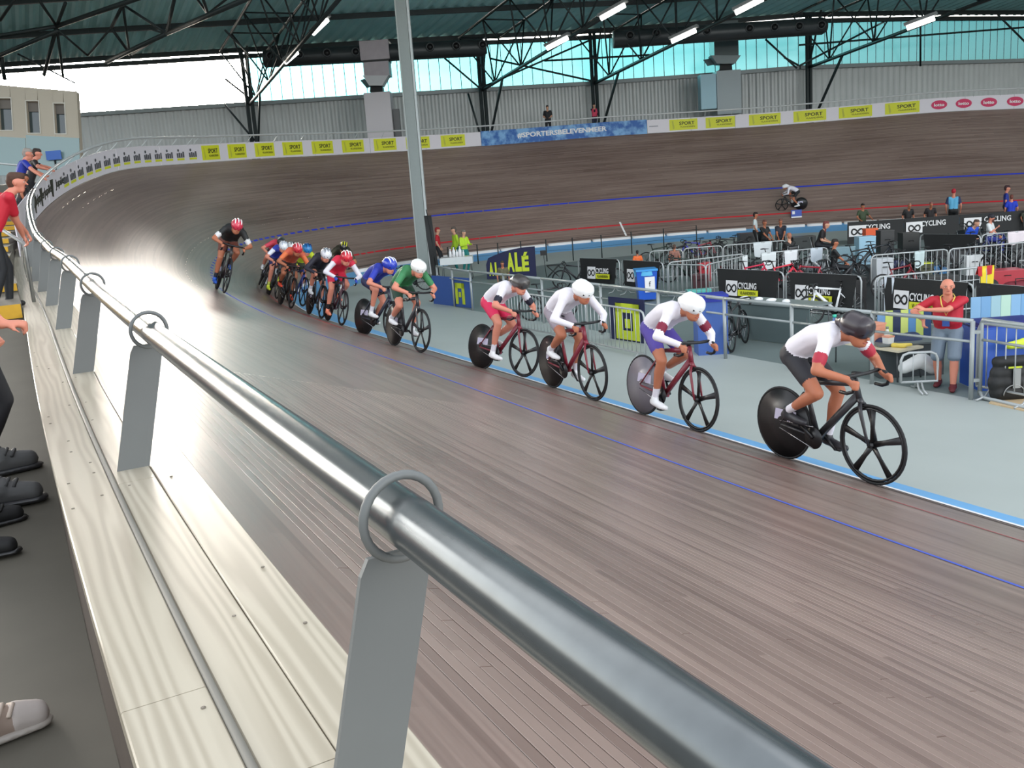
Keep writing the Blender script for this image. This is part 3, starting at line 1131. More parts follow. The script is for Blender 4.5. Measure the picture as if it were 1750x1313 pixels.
for a, b_ in [(-40, 45), (46, 137)]:
    MB().quad(at(a, 300, 34), at(b_, 300, 34), at(b_ - 2, 236, 34), at(a - 2, 231, 34), 0.03).build('screen_panel', GS, scr)
MB().tube([at(-40, 276, 31), at(40, 283, 31)], 0.035, 8).build('top_rail', GALVL, scr)

# ---------------------------------------------------------------- grey roof column on the infield
PB = hit(727, 474)
pc = thing('roof_column', 'tall pale grey steel column standing on the infield', 'column')
tb = float((PB - CAM) @ CF)
wdt = 25 * tb / FPX
X = CR - np.array([0, 0, CR[2]])
X /= np.linalg.norm(X)
Yd = np.cross((0, 0, 1), X)
mb = MB()
zt = 13.5
mb.box([PB[0], PB[1], (FLOOR + zt) / 2], (wdt * 0.66, wdt * 0.7, zt - FLOOR), (X, Yd, np.array([0, 0, 1.])))
mb.build('column_shaft', mat('column_grey', srgb(140, 148, 146), 0.5, noise=0.05), pc)
MB().box([*(PB + X * wdt * 0.42)[:2], (FLOOR + zt) / 2], (wdt * 0.14, wdt * 0.5, zt - FLOOR), (X, Yd, np.array([0, 0, 1.]))).build('cable_duct', GALVL, pc)
MB().box([*(PB - X * wdt * 0.36)[:2], (FLOOR + zt) / 2], (wdt * 0.08, wdt * 0.85, zt - FLOOR), (X, Yd, np.array([0, 0, 1.]))).build('flange', mat('column_light', srgb(168, 174, 172), 0.5), pc)
MB().box([PB[0], PB[1], FLOOR + 0.03], (wdt * 1.3, wdt * 1.2, 0.06), (X, Yd, np.array([0, 0, 1.]))).build('base_plate', POSTG, pc)

# ---------------------------------------------------------------- spectator floor and steps on the near left
ZF = 1.45


def stand_z(s):
    return float(np.interp(s, [25.5, 32.6], [ZF, 2.12]))


mb = MB()
q = np.linspace(15, 33.2, 40)
mb.sheet([[tp(s, TW, 0, l) * np.array([1, 1, 0]) + np.array([0, 0, stand_z(s)]) for l in (0.14, 4.5)] for s in q])
tag(mb.build('spectator_floor', CONC), kind='structure')
YS = mat('yellow_step_edge', srgb(196, 150, 30), 0.6, noise=0.15)
st = thing('steps', kind='structure')
z = stand_z(33.2)
s0 = 33.1
while s0 < 55:
    z1 = z + (0.17 if s0 < 34 else 0.11)
    e = s0 + 2.0
    vs = []
    for s in (s0, e + 4):
        for l in (0.16, 4.5):
            for zz in (z - 0.3, z1):
                p = tp(s, TW, 0, l)
                vs.append((p[0], p[1], zz))
    MB().add(vs, [(0, 2, 3, 1), (4, 5, 7, 6), (0, 1, 5, 4), (2, 6, 7, 3), (1, 3, 7, 5), (0, 4, 6, 2)]).build('step', CONC, st)
    a, b_ = tp(s0, TW, 0, 0.17), tp(s0, TW, 0, 4.4)
    h = heading(s0) * 0.012
    MB().quad([a[0] - h[0], a[1] - h[1], z + 0.02], [b_[0] - h[0], b_[1] - h[1], z + 0.02], [b_[0] - h[0], b_[1] - h[1], z1], [a[0] - h[0], a[1] - h[1], z1], 0.01).build('riser_edge', YS, st)
    z = z1
    s0 = e
# ---------------------------------------------------------------- figures: one continuous body grown from tapered limbs
def cap_geo(mb, a, b, ra, rb, fl=None, seg=12):
    a, b = np.asarray(a, float), np.asarray(b, float)
    d = b - a
    L = np.linalg.norm(d)
    if L < 1e-5:
        d = np.array([0, 0, 1e-4])
        b = a + d
        L = 1e-4
    z = d / L
    p, r = [], []
    for t in np.linspace(-1, -0.15, 4):
        p.append(a + z * ra * t)
        r.append(ra * math.sqrt(max(0.0004, 1 - t * t)))
    for t in np.linspace(0.15, 1, 4):
        p.append(b + z * rb * t)
        r.append(rb * math.sqrt(max(0.0004, 1 - t * t)))
    mb.tube(p, r, seg, flat=fl)


def body(name, caps, mats, voxel, parent, smooth=5, pos_iter=0.5):
    """caps: (a, b, ra, rb, region[, (axis, flatten)]) -> one closed surface, one material per region"""
    mb = MB()
    for c in caps:
        cap_geo(mb, c[0], c[1], c[2], c[3], c[5] if len(c) > 5 else None)
    me = mb.mesh('tmp')
    o = bpy.data.objects.new('tmp', me)
    COL.objects.link(o)
    m = o.modifiers.new('r', 'REMESH')
    m.mode = 'VOXEL'
    m.voxel_size = voxel
    s = o.modifiers.new('s', 'SMOOTH')
    s.factor = pos_iter
    s.iterations = smooth
    dg = bpy.context.evaluated_depsgraph_get()
    res = bpy.data.meshes.new_from_object(o.evaluated_get(dg))
    bpy.data.objects.remove(o)
    bpy.data.meshes.remove(me)
    res.name = name
    n = len(res.polygons)
    C = np.zeros(n * 3)
    res.polygons.foreach_get('center', C)
    C = C.reshape(-1, 3)
    best = np.full(n, 1e9)
    reg = np.zeros(n, dtype=np.int32)
    for c in caps:
        a, b = np.asarray(c[0], float), np.asarray(c[1], float)
        ab = b - a
        t = np.clip(((C - a) @ ab) / (ab @ ab + 1e-9), 0, 1)
        D = C - (a + np.outer(t, ab))
        if len(c) > 5 and c[5] is not None:
            ax = np.asarray(c[5][0], float)
            D = D + np.outer(D @ ax, ax) * (1 / c[5][1] - 1)
        dist = np.linalg.norm(D, axis=1) - (c[2] + (c[3] - c[2]) * t)
        k = dist < best
        best[k] = dist[k]
        reg[k] = c[4]
    res.materials.clear()
    ob = link(name, res, mats, parent)
    res.polygons.foreach_set('material_index', reg)
    res.polygons.foreach_set('use_smooth', np.ones(n, dtype=bool))
    res.update()
    return ob


def V(*a):
    return np.array(a, float)


def ik(a, b, l1, l2, pole):
    a, b, pole = V(*a), V(*b), V(*pole)
    d = b - a
    D = np.linalg.norm(d)
    if D > (l1 + l2) * 0.995:
        k = D / ((l1 + l2) * 0.995)
        l1, l2 = l1 * k, l2 * k
    z = d / D
    x = (l1 * l1 - l2 * l2 + D * D) / (2 * D)
    h = math.sqrt(max(0, l1 * l1 - x * x))
    p = pole - z * (pole @ z)
    p /= np.linalg.norm(p)
    return a + z * x + p * h


SKIN = mat('skin', srgb(214, 160, 132), 0.55, noise=0.05)
SKINT = mat('tanned_skin', srgb(176, 108, 78), 0.55, noise=0.05)
SKINR = mat('ruddy_skin', srgb(206, 132, 108), 0.55, noise=0.05)
EYEW = mat('eye_white', srgb(230, 226, 220), 0.3)
EYED = mat('eye_dark', srgb(40, 28, 22), 0.3)
LIP = mat('lips', srgb(170, 92, 82), 0.5)


def cloth(name, c, rough=0.65):
    return mat('cloth_' + name, srgb(*c), rough, noise=0.06, nscale=6)


def col(*c):
    return mat('paint_%d_%d_%d' % c, srgb(*c), 0.4, coat=0.3)


TYRE = mat('tyre_rubber', srgb(24, 24, 26), 0.7)
CARBON = mat('carbon_black', srgb(20, 20, 22), 0.35)
CHROME = mat('bright_metal', srgb(170, 170, 172), 0.25, 0.9)


def bicycle(label, frame_c, M, disc=True, group=None, spokes=5, disc_c=None, decal=True, name='track_bicycle', cat='bicycle'):
    """track bicycle: x forward, y left, z up, rear contact at the origin"""
    o = thing(name, label, cat, group=group, mat=M)
    fm = col(*frame_c)
    BBp, HT, HB_ = V(0.40, 0, 0.285), V(0.795, 0, 0.86), V(0.845, 0, 0.70)
    R, RH, FH = 0.335, V(0, 0, 0.335), V(0.98, 0, 0.335)
    ST = V(0.235, 0, 0.80)
    mb = MB()
    yf = (V(0, 1, 0), 0.6)
    mb.tube([BBp, ST], [0.03, 0.022], 8, flat=yf)
    mb.tube([ST + V(0.02, 0, -0.05), HT + V(0.01, 0, -0.04)], [0.022, 0.026], 8, flat=yf)
    mb.tube([BBp, HB_ + V(-0.01, 0, 0.03)], [0.036, 0.036], 8, flat=yf)
    mb.tube([HT, HB_], 0.026, 8)
    for e in (-1, 1):
        mb.tube([BBp + V(0, 0.02 * e, 0), RH + V(0.02, 0.055 * e, 0)], [0.015, 0.010], 6)
        mb.tube([ST + V(0.02, 0.012 * e, -0.14), RH + V(0.01, 0.055 * e, 0.01)], [0.010, 0.008], 6)
    mb.cyl(BBp + V(0, -0.045, 0), BBp + V(0, 0.045, 0), 0.028, 10)
    mb.build('frame', fm, o)
    mb = MB()
    mb.tube([HB_, V(0.875, 0, 0.655)], 0.026, 8)
    for e in (-1, 1):
        mb.tube([V(0.87, 0.02 * e, 0.66), V(0.90, 0.048 * e, 0.60), V(0.955, 0.05 * e, 0.42), FH + V(0, 0.05 * e, 0)], [0.022, 0.02, 0.016, 0.012], 7, flat=yf)
    mb.build('fork', fm, o)
    MB().tube([ST + V(0.01, 0, -0.04), V(0.205, 0, 0.93)], [0.018, 0.015], 8).build('seatpost', CARBON, o)
    mb = MB()
    mb.tube([V(0.07, 0, 0.945), V(0.14, 0, 0.95), V(0.24, 0, 0.945), V(0.34, 0, 0.94)], [0.05, 0.062, 0.035, 0.018], 10, flat=(V(0, 0, 1), 0.35))
    mb.build('saddle', BLACK, o)
    mb = MB()
    mb.tube([HT + V(-0.005, 0, 0.0), HT + V(-0.01, 0, 0.04), V(0.87, 0, 0.91)], [0.022, 0.022, 0.018], 8)
    mb.tube([V(0.87, -0.19, 0.915), V(0.868, -0.08, 0.905), V(0.868, 0.08, 0.905), V(0.87, 0.19, 0.915)], 0.016, 8)
    for e in (-1, 1):
        mb.tube([V(0.87, 0.19 * e, 0.915), V(0.94, 0.195 * e, 0.905), V(0.975, 0.20 * e, 0.86), V(0.955, 0.20 * e, 0.805), V(0.90, 0.205 * e, 0.785), V(0.83, 0.205 * e, 0.79)], 0.015, 8)
    mb.build('handlebar', BLACK, o)
    # wheels
    w = MB().torus(FH, (0, 1, 0), R - 0.012, 0.0125, 40, 8).build('front_wheel', TYRE, o)
    MB().torus(FH, (0, 1, 0), R - 0.036, 0.0125, 36, 6).build('rim', CARBON, w)
    MB().cyl(FH + V(0, -0.04, 0), FH + V(0, 0.04, 0), 0.022, 10).build('hub', CARBON, w)
    sp = None
    for k in range(spokes):
        a = 2 * math.pi * (k + 0.25) / spokes
        d = V(math.cos(a), 0, math.sin(a))
        tnn = V(-math.sin(a), 0, math.cos(a))
        if spokes <= 5:
            MB().tube([FH + d * 0.01, FH + d * 0.13, FH + d * 0.30], [0.028, 0.022, 0.034], 8, flat=(V(0, 1, 0), 0.3)).build('spoke', CARBON, w)
        else:
            MB().tube([FH + d * 0.01 + V(0, 0.02 * (-1) ** k, 0), FH + d * 0.30], 0.003, 4).build('spoke', CHROME, w)
    w = MB().torus(RH, (0, 1, 0), R - 0.012, 0.0125, 40, 8).build('rear_wheel', TYRE, o)
    if disc:
        MB().tube([RH + V(0, -0.022, 0), RH + V(0, -0.012, 0), RH + V(0, 0.012, 0), RH + V(0, 0.022, 0)], [0.04, 0.312, 0.312, 0.04], 36).build('disc', col(*disc_c) if disc_c else CARBON, w)
        if decal:
            vs = [RH + V(x, y, z) for y in (-0.021,) for x, z in [(-0.10, 0.03), (0.16, 0.03), (0.17, 0.13), (-0.08, 0.13)]]
            mb = MB().add(vs, [(0, 1, 2, 3)])
            vs = [RH + V(x, 0.021, z) for x, z in [(-0.10, 0.03), (0.16, 0.03), (0.17, 0.13), (-0.08, 0.13)]]
            mb.add(vs, [(3, 2, 1, 0)])
            mb.build('decal', mat('pale_decal', srgb(196, 190, 210), 0.5), w)
    else:
        MB().torus(RH, (0, 1, 0), R - 0.036, 0.0125, 36, 6).build('rim', CARBON, w)
        MB().cyl(RH + V(0, -0.05, 0), RH + V(0, 0.05, 0), 0.022, 10).build('hub', CARBON, w)
        for k in range(max(spokes, 8)):
            a = 2 * math.pi * k / max(spokes, 8)
            d = V(math.cos(a), 0, math.sin(a))
            MB().tube([RH + d * 0.01 + V(0, 0.025 * (-1) ** k, 0), RH + d * 0.30], 0.003, 4).build('spoke', CHROME, w)
    c = MB().disc(BBp + V(0, -0.055, 0), (0, 1, 0), 0.098, 0.006, 28).build('chainring', CARBON, o)
    mb = MB()
    mb.tube([V(0.40, -0.055, 0.383), V(0.0, -0.055, 0.368)], 0.005, 5)
    mb.tube([V(0.40, -0.055, 0.187), V(0.0, -0.055, 0.302)], 0.005, 5)
    mb.build('chain', CHROME, o)
    return o, BBp


def crank(parent, ang):
    BBp = V(0.40, 0, 0.285)
    for e, a in ((-1, ang), (1, ang + math.pi)):
        d = V(math.cos(a), 0, math.sin(a)) * 0.165
        k = MB().tube([BBp + V(0, 0.065 * e, 0), BBp + d + V(0, 0.085 * e, 0)], [0.018, 0.013], 7).build('crank', CARBON, parent)
        MB().box(BBp + d + V(0, 0.12 * e, 0), (0.07, 0.055, 0.018)).build('pedal', BLACK, k)


def helmet(parent, c, fwd, up, m, stripe=None, aero=True, k=1.0):
    c, fwd = V(*c), V(*fwd)
    fwd = fwd / np.linalg.norm(fwd)
    side = np.cross(up, fwd)
    side /= np.linalg.norm(side)
    u = np.cross(fwd, side)
    caps = [(c - fwd * 0.045, c + fwd * 0.05, 0.112 * k, 0.105 * k, 0), (c - fwd * 0.05 - u * 0.0, c - fwd * (0.17 if aero else 0.10) - u * 0.02, 0.10 * k, 0.055 * k if aero else 0.08 * k, 0)]
    h = body('helmet', caps, [m], 0.016, parent, 3)
    if stripe is not None:
        mb = MB()
        for y in (-0.055, 0.0, 0.055):
            p = []
            for a in np.linspace(0.35, 2.6, 9):
                r = 0.117 * k * math.sqrt(max(0.05, 1 - (y / 0.125) ** 2))
                p.append(c + fwd * (r * math.cos(a) * 1.15) + u * r * math.sin(a) + side * y)
            mb.tube(p, 0.013, 6)
        mb.build('helmet_rib', stripe, h)
    return h


def rider(label, M, ang, jersey, sleeve, shorts, helm, skin=None, stripe=None, long_sleeve=False, sock=(235, 235, 235), shoe=(235, 235, 235), glove=None, band=None, look=0.0, vox=0.019, aero=True, group='riders of the bunch on the banked track', lower=0.0, sleeve2=None):
    """rider of a track bicycle, in the bicycle's own frame"""
    o = thing('person', label, 'person', group=group, mat=M)
    sk = skin or SKINR
    mats = [sk, cloth('%d_%d_%d' % jersey, jersey), cloth('%d_%d_%d' % sleeve, sleeve), cloth('%d_%d_%d' % shorts, shorts), cloth('%d_%d_%d' % sock, sock), cloth('%d_%d_%d' % (glove or (235, 225, 215)), glove or (235, 225, 215)) if glove else sk]
    if band:
        mats.append(cloth('%d_%d_%d' % band, band))
    BBp = V(0.40, 0, 0.285)
    caps = []
    for e in (-1, 1):
        caps.append((V(0.175, 0.055 * e, 0.99), V(0.20, 0.06 * e, 1.00), 0.118, 0.12, 3))
        caps.append((V(0.24, 0.055 * e, 1.06), V(0.42, 0.062 * e, 1.165 - lower * .3), 0.115, 0.118, 1))
        caps.append((V(0.42, 0.062 * e, 1.165 - lower * .3), V(0.60, 0.085 * e, 1.215 - lower), 0.118, 0.108, 1))
        sh = V(0.655, 0.17 * e, 1.185 - lower)
        caps.append((V(0.61, 0.10 * e, 1.21 - lower), sh, 0.085, 0.068, 1))
        hand = V(0.962, 0.20 * e, 0.862)
        wrist = hand + V(-0.055, 0.0, 0.035)
        el = ik(sh, wrist, 0.285, 0.255, (-0.35, 0.9 * e, -0.5))
        if long_sleeve:
            caps += [(sh, el, 0.058, 0.05, 2), (el, wrist, 0.048, 0.036, 2)]
        else:
            mid = sh + (el - sh) * 0.62
            caps += [(sh, mid, 0.062, 0.056, 2), (mid, el, 0.049, 0.045, 0), (el, wrist, 0.045, 0.033, 0)]
        if band:
            q0, q1 = sh + (el - sh) * 0.55, sh + (el - sh) * 0.68
            caps.append((q0, q1, 0.0605, 0.059, 6))
        caps.append((wrist, hand, 0.034, 0.032, 5, (V(0, 1, 0), 0.75)))
        for j in range(4):                                # fingers curled round the bar
            b0 = hand + V(0.012, (j - 1.5) * 0.004 * e, 0.028 - 0.019 * j)
            caps.append((b0 + V(-0.005, 0.012 * e, 0), b0 + V(0.028, 0.004 * e, -0.004), 0.0135, 0.012, 5))
            caps.append((b0 + V(0.028, 0.004 * e, -0.004), b0 + V(0.022, -0.024 * e, -0.008), 0.012, 0.010, 5))
        caps.append((hand + V(-0.01, -0.01 * e, 0.02), hand + V(0.03, -0.03 * e, 0.025), 0.014, 0.011, 5))
        a = ang + (0 if e < 0 else math.pi)
        ped = BBp + V(math.cos(a) * 0.165, 0.115 * e, math.sin(a) * 0.165)
        ank = ped + V(-0.115, 0, 0.105)
        hip = V(0.205, 0.085 * e, 0.975)
        kn = ik(hip, ank, 0.425, 0.43, (1, 0.12 * e, 0.2))
        m1 = hip + (kn - hip) * 0.62
        caps += [(hip, m1, 0.098, 0.078, 3), (m1, kn, 0.072, 0.058, 0)]
        cm = kn + (ank - kn) * 0.32 + V(-0.012, 0, 0)
        s0 = kn + (ank - kn) * 0.72
        caps += [(kn, cm, 0.056, 0.058, 0), (cm, s0, 0.057, 0.042, 0), (s0, ank, 0.042, 0.038, 4)]
        sb = body('shoe', [(ank + V(-0.035, 0, -0.045), ped + V(0.0, 0, 0.035), 0.042, 0.042, 0, (V(0, 1, 0), 0.85)), (ped + V(0, 0, 0.032), ped + V(0.085, 0, 0.028), 0.040, 0.028, 0), (ank + V(0, 0, -0.05), ank + V(0, 0, 0.01), 0.043, 0.042, 0)], [mat('shoe_%d_%d_%d' % shoe, srgb(*shoe), 0.4)], 0.014, o, 2)
    hz = 1.250 - lower
    hd = V(0.825, look * 0.5, hz)
    f = V(0.93, look, -0.22)
    f /= np.linalg.norm(f)
    u = np.cross(f, np.cross((0, 0, 1), f))
    caps.append((V(0.65, 0, 1.215 - lower), hd - V(0.03, 0, 0.03), 0.065, 0.055, 0))
    caps.append((hd + u * 0.03, hd + f * 0.03 - u * 0.065, 0.088, 0.066, 0))
    caps.append((hd + f * 0.10 + u * -0.005, hd + f * 0.118 - u * 0.028, 0.013, 0.017, 0))
    caps.append((hd + f * 0.075 - u * 0.085, hd + f * 0.078 - u * 0.085, 0.03, 0.03, 0))
    body('body', caps, mats, vox, o)
    side = np.cross(u, f)
    mb = MB()
    mb.tube([hd + f * 0.098 + u * 0.022 + side * 0.07, hd + f * 0.112 + u * 0.02, hd + f * 0.098 + u * 0.022 - side * 0.07], [0.014, 0.02, 0.014], 8)
    mb.build('glasses', mat('dark_lens', srgb(26, 22, 28), 0.15), o)
    MB().tube([hd + f * 0.098 - u * 0.062 + side * 0.022, hd + f * 0.108 - u * 0.063, hd + f * 0.098 - u * 0.062 - side * 0.022], 0.006, 6).build('mouth', LIP, o)
    helmet(o, hd + u * 0.055 - f * 0.01, f, u, mat('helmet_%d_%d_%d' % helm, srgb(*helm), 0.3, coat=0.3), col(*stripe) if stripe else None, aero)
    return o


def place_bike(rear, front, top, zt=1.395, k=None):
    """matrix of a bicycle whose wheels stand on the track at those places and whose rider's helmet comes up to top"""
    pr, s1, d1 = track_hit(*rear)
    pf, s2, d2 = track_hit(*front)
    mid = (pr + pf) / 2
    s = (s1 + s2) / 2
    h = -heading(s)
    slope = pf - pr
    h = h + 0.35 * slope / np.linalg.norm(slope)
    h[2] = 0.0
    h /= np.linalg.norm(h)
    inw = -outward(s)
    inw = inw - h * (inw @ h)
    inw /= np.linalg.norm(inw)
    up0 = np.cross(h, np.cross([0, 0, 1.0], h))
    up0 /= np.linalg.norm(up0)
    best = None
    for lean in np.radians(np.arange(0, 44, 1.0)):
        u = up0 * math.cos(lean) + inw * math.sin(lean)
        for kk in (np.arange(0.9, 1.45, 0.02) if k is None else [k]):
            p = mid + (h * (0.80 - 0.49) + u * zt) * kk
            x, y, _ = proj(p)
            e = (x - top[0]) ** 2 + (y - top[1]) ** 2 + (0.0 if lean > 0.15 else 4 * (0.15 - lean) * 10)
            if best is None or e < best[0]:
                best = (e, lean, kk)
    _, lean, kk = best
    u = up0 * math.cos(lean) + inw * math.sin(lean)
    y = np.cross(u, h)
    org = mid - h * 0.49 * kk
    Mx = Matrix.Identity(4)
    for i in range(3):
        Mx[i][0], Mx[i][1], Mx[i][2], Mx[i][3] = h[i] * kk, y[i] * kk, u[i] * kk, org[i]
    return Mx


WHT, BLK = (222, 218, 225), (28, 28, 32)
bikegrp = 'track bicycles of the racing bunch'
RID = [
    # rear, front, helmet top, crank, jersey, sleeve, shorts, helmet, frame, options, labels
    ((1345, 785), (1485, 826), (1442, 533), 2.4, WHT, WHT, (34, 34, 40), (44, 36, 42), (40, 40, 44), dict(skin=SKINT, band=(170, 40, 60), shoe=(40, 40, 44), sock=WHT, vox=0.0135), 'rider in white jersey and dark helmet leading nearest the camera', 'black track bicycle with pale decal on its disc wheel, nearest the camera'),
    ((1100, 708), (1190, 738), (1180, 503), -0.9, WHT, WHT, (80, 64, 150), (238, 238, 236), (120, 30, 46), dict(skin=SKINT, long_sleeve=True, band=(120, 20, 50), sock=WHT, vox=0.015), 'rider in white with purple shorts and smooth white helmet', 'dark red track bicycle under the rider in purple shorts'),
    ((943, 662), (1015, 686), (995, 481), 2.2, WHT, WHT, (150, 140, 150), (240, 240, 238), (130, 32, 50), dict(skin=SKINT, long_sleeve=True, sock=WHT, vox=0.016), 'rider all in white with long sleeves and white helmet', 'dark red track bicycle under the rider all in white'),
    ((829, 632), (884, 644), (888, 470), -0.6, WHT, WHT, (214, 36, 84), (62, 58, 56), (120, 24, 44), dict(skin=SKINR, band=(20, 20, 40), sock=WHT, vox=0.016), 'rider in white jersey with pink shorts and dark helmet', 'dark red track bicycle under the rider in pink shorts'),
    ((676, 592), (714, 602), (715, 446), 2.7, (52, 120, 74), (60, 132, 84), (30, 60, 44), (236, 236, 232), (46, 46, 50), dict(skin=SKINR, sock=WHT, vox=0.017), 'rider in green jersey with white helmet', 'black track bicycle under the green rider'),
    ((632, 574), (660, 580), (665, 442), 0.4, (36, 50, 150), (40, 56, 170), (26, 30, 70), (40, 62, 180), (40, 44, 60), dict(skin=SKINR, stripe=(230, 230, 240), sock=WHT, vox=0.018), 'rider in blue jersey and striped blue helmet', 'dark track bicycle under the blue rider'),
    ((562, 549), (580, 556), (593, 431), -1.1, (214, 40, 70), WHT, (200, 36, 66), (206, 36, 54), (70, 40, 50), dict(skin=SKINR, long_sleeve=True, stripe=(240, 240, 240), glove=(40, 70, 170), sock=BLK, shoe=(240, 140, 110)), 'rider in red and white with red helmet and blue gloves', 'dark track bicycle under the red and white rider'),
    ((530, 538), (546, 544), (558, 427), 1.2, (38, 36, 46), (40, 38, 50), BLK, (226, 226, 230), (34, 34, 38), dict(skin=SKINR, stripe=(120, 124, 134), long_sleeve=True, sock=WHT), 'rider in dark kit with white ribbed helmet', 'black track bicycle under the dark clad rider'),
    ((566, 508), (578, 512), (589, 412), 0.8, (50, 46, 30), (60, 56, 36), BLK, (30, 28, 26), (36, 36, 36), dict(skin=SKINT, stripe=(214, 206, 50)), 'rider in black and yellow helmet hidden behind the red and white rider', 'dark track bicycle mostly hidden behind the red and white rider'),
    ((479, 521), (496, 528), (509, 418), 2.3, (214, 98, 70), (232, 120, 70), (60, 44, 44), (204, 48, 62), (40, 40, 42), dict(skin=SKINT, stripe=(240, 200, 205), shoe=(235, 80, 50), sock=(40, 36, 36)), 'rider in orange jersey with red helmet at the head of the far group', 'black track bicycle under the orange rider'),
    ((499, 519), (511, 524), (526, 418), 0.2, (206, 220, 50), (210, 224, 56), (60, 64, 40), (40, 120, 180), (40, 60, 130), dict(skin=SKINR, stripe=(30, 60, 120), long_sleeve=True), 'rider in yellow jersey and blue helmet beside the orange rider', 'blue track bicycle under the yellow rider'),
    ((460, 506), (470, 511), (485, 414), -0.8, (44, 60, 160), (226, 230, 240), (40, 44, 90), (232, 232, 234), (40, 40, 42), dict(skin=SKINR, stripe=(180, 186, 200), shoe=(214, 226, 60), sock=(200, 206, 90)), 'rider in blue and white jersey with white helmet in the far group', 'dark track bicycle under the blue and white rider'),
    ((440, 487), (447, 495), (482, 407), 2.0, (196, 56, 72), (200, 60, 80), (60, 40, 50), (36, 34, 38), (34, 34, 36), dict(skin=SKINR), 'rider in red jersey with black helmet leaning hard at the back', 'black track bicycle leaning hard under the rear rider in red'),
    ((466, 495), (474, 499), (500, 415), 1.0, (70, 72, 80), (90, 92, 100), BLK, (226, 226, 226), (34, 34, 36), dict(skin=SKINR, stripe=(24, 24, 26)), 'rider with black and white helmet hidden in the far group', 'dark track bicycle hidden in the far group'),
    ((371, 494), (381, 503), (406, 376), -1.3, (34, 36, 36), (36, 38, 38), (110, 60, 48), (206, 52, 76), (46, 40, 40), dict(skin=SKINT, stripe=(240, 236, 238), shoe=(40, 90, 190), sock=(40, 44, 60), band=(220, 220, 220)), 'lone rider in black jersey with red and white helmet higher on the banking', 'dark track bicycle ridden alone higher on the banking'),
    ((1374, 359), (1331, 361), (1341, 316), 0.5, WHT, WHT, (30, 30, 32), (230, 228, 230), (30, 30, 32), dict(skin=SKINT, long_sleeve=True, vox=0.022), 'rider in white seen far off on the opposite straight', 'black track bicycle far off on the opposite straight'),
]
for (re_, fr_, tp_, an, je, sl, so, he, fc, kw, lab, blab) in RID:
    Mx = place_bike(re_, fr_, tp_)
    b_, _ = bicycle(blab, fc, Mx, disc=True, group=bikegrp, disc_c=(120, 116, 124) if lab.startswith('rider in white with purple') else None)
    crank(b_, an)
    rider(lab, Mx, an, je, sl, so, he, **kw)
# ---------------------------------------------------------------- people on foot and seated
def hand_caps(wrist, d, nrm, reg, e, curl=0.5, k=1.0):
    """palm, four unequal bent fingers and a thumb; d finger direction, nrm palm normal"""
    d = d / np.linalg.norm(d)
    nrm = nrm - d * (nrm @ d)
    nrm /= np.linalg.norm(nrm)
    s = np.cross(nrm, d) * e
    out = [(wrist, wrist + d * 0.045, 0.030, 0.036, reg, (nrm, 0.55)), (wrist + d * 0.045, wrist + d * 0.085, 0.036, 0.038, reg, (nrm, 0.5))]
    for j, L in enumerate((0.066, 0.075, 0.070, 0.055)):
        b0 = wrist + d * 0.088 + s * (0.028 - 0.0187 * j)
        d1 = d * math.cos(curl * 0.8) + nrm * math.sin(curl * 0.8)
        d2 = d * math.cos(curl * 2.0) + nrm * math.sin(curl * 2.0)
        m = b0 + d1 * L * 0.5
        out += [(b0, m, 0.0105, 0.0098, reg), (m, m + d2 * L * 0.5, 0.0095, 0.008, reg)]
    t0 = wrist + d * 0.025 + s * 0.026
    t1 = t0 + (d * 0.6 + s * 0.7 + nrm * 0.35) * 0.036
    out += [(t0, t1, 0.0135, 0.0115, reg), (t1, t1 + (d * 0.85 + s * 0.15 + nrm * 0.5) * 0.032, 0.011, 0.009, reg)]
    return out


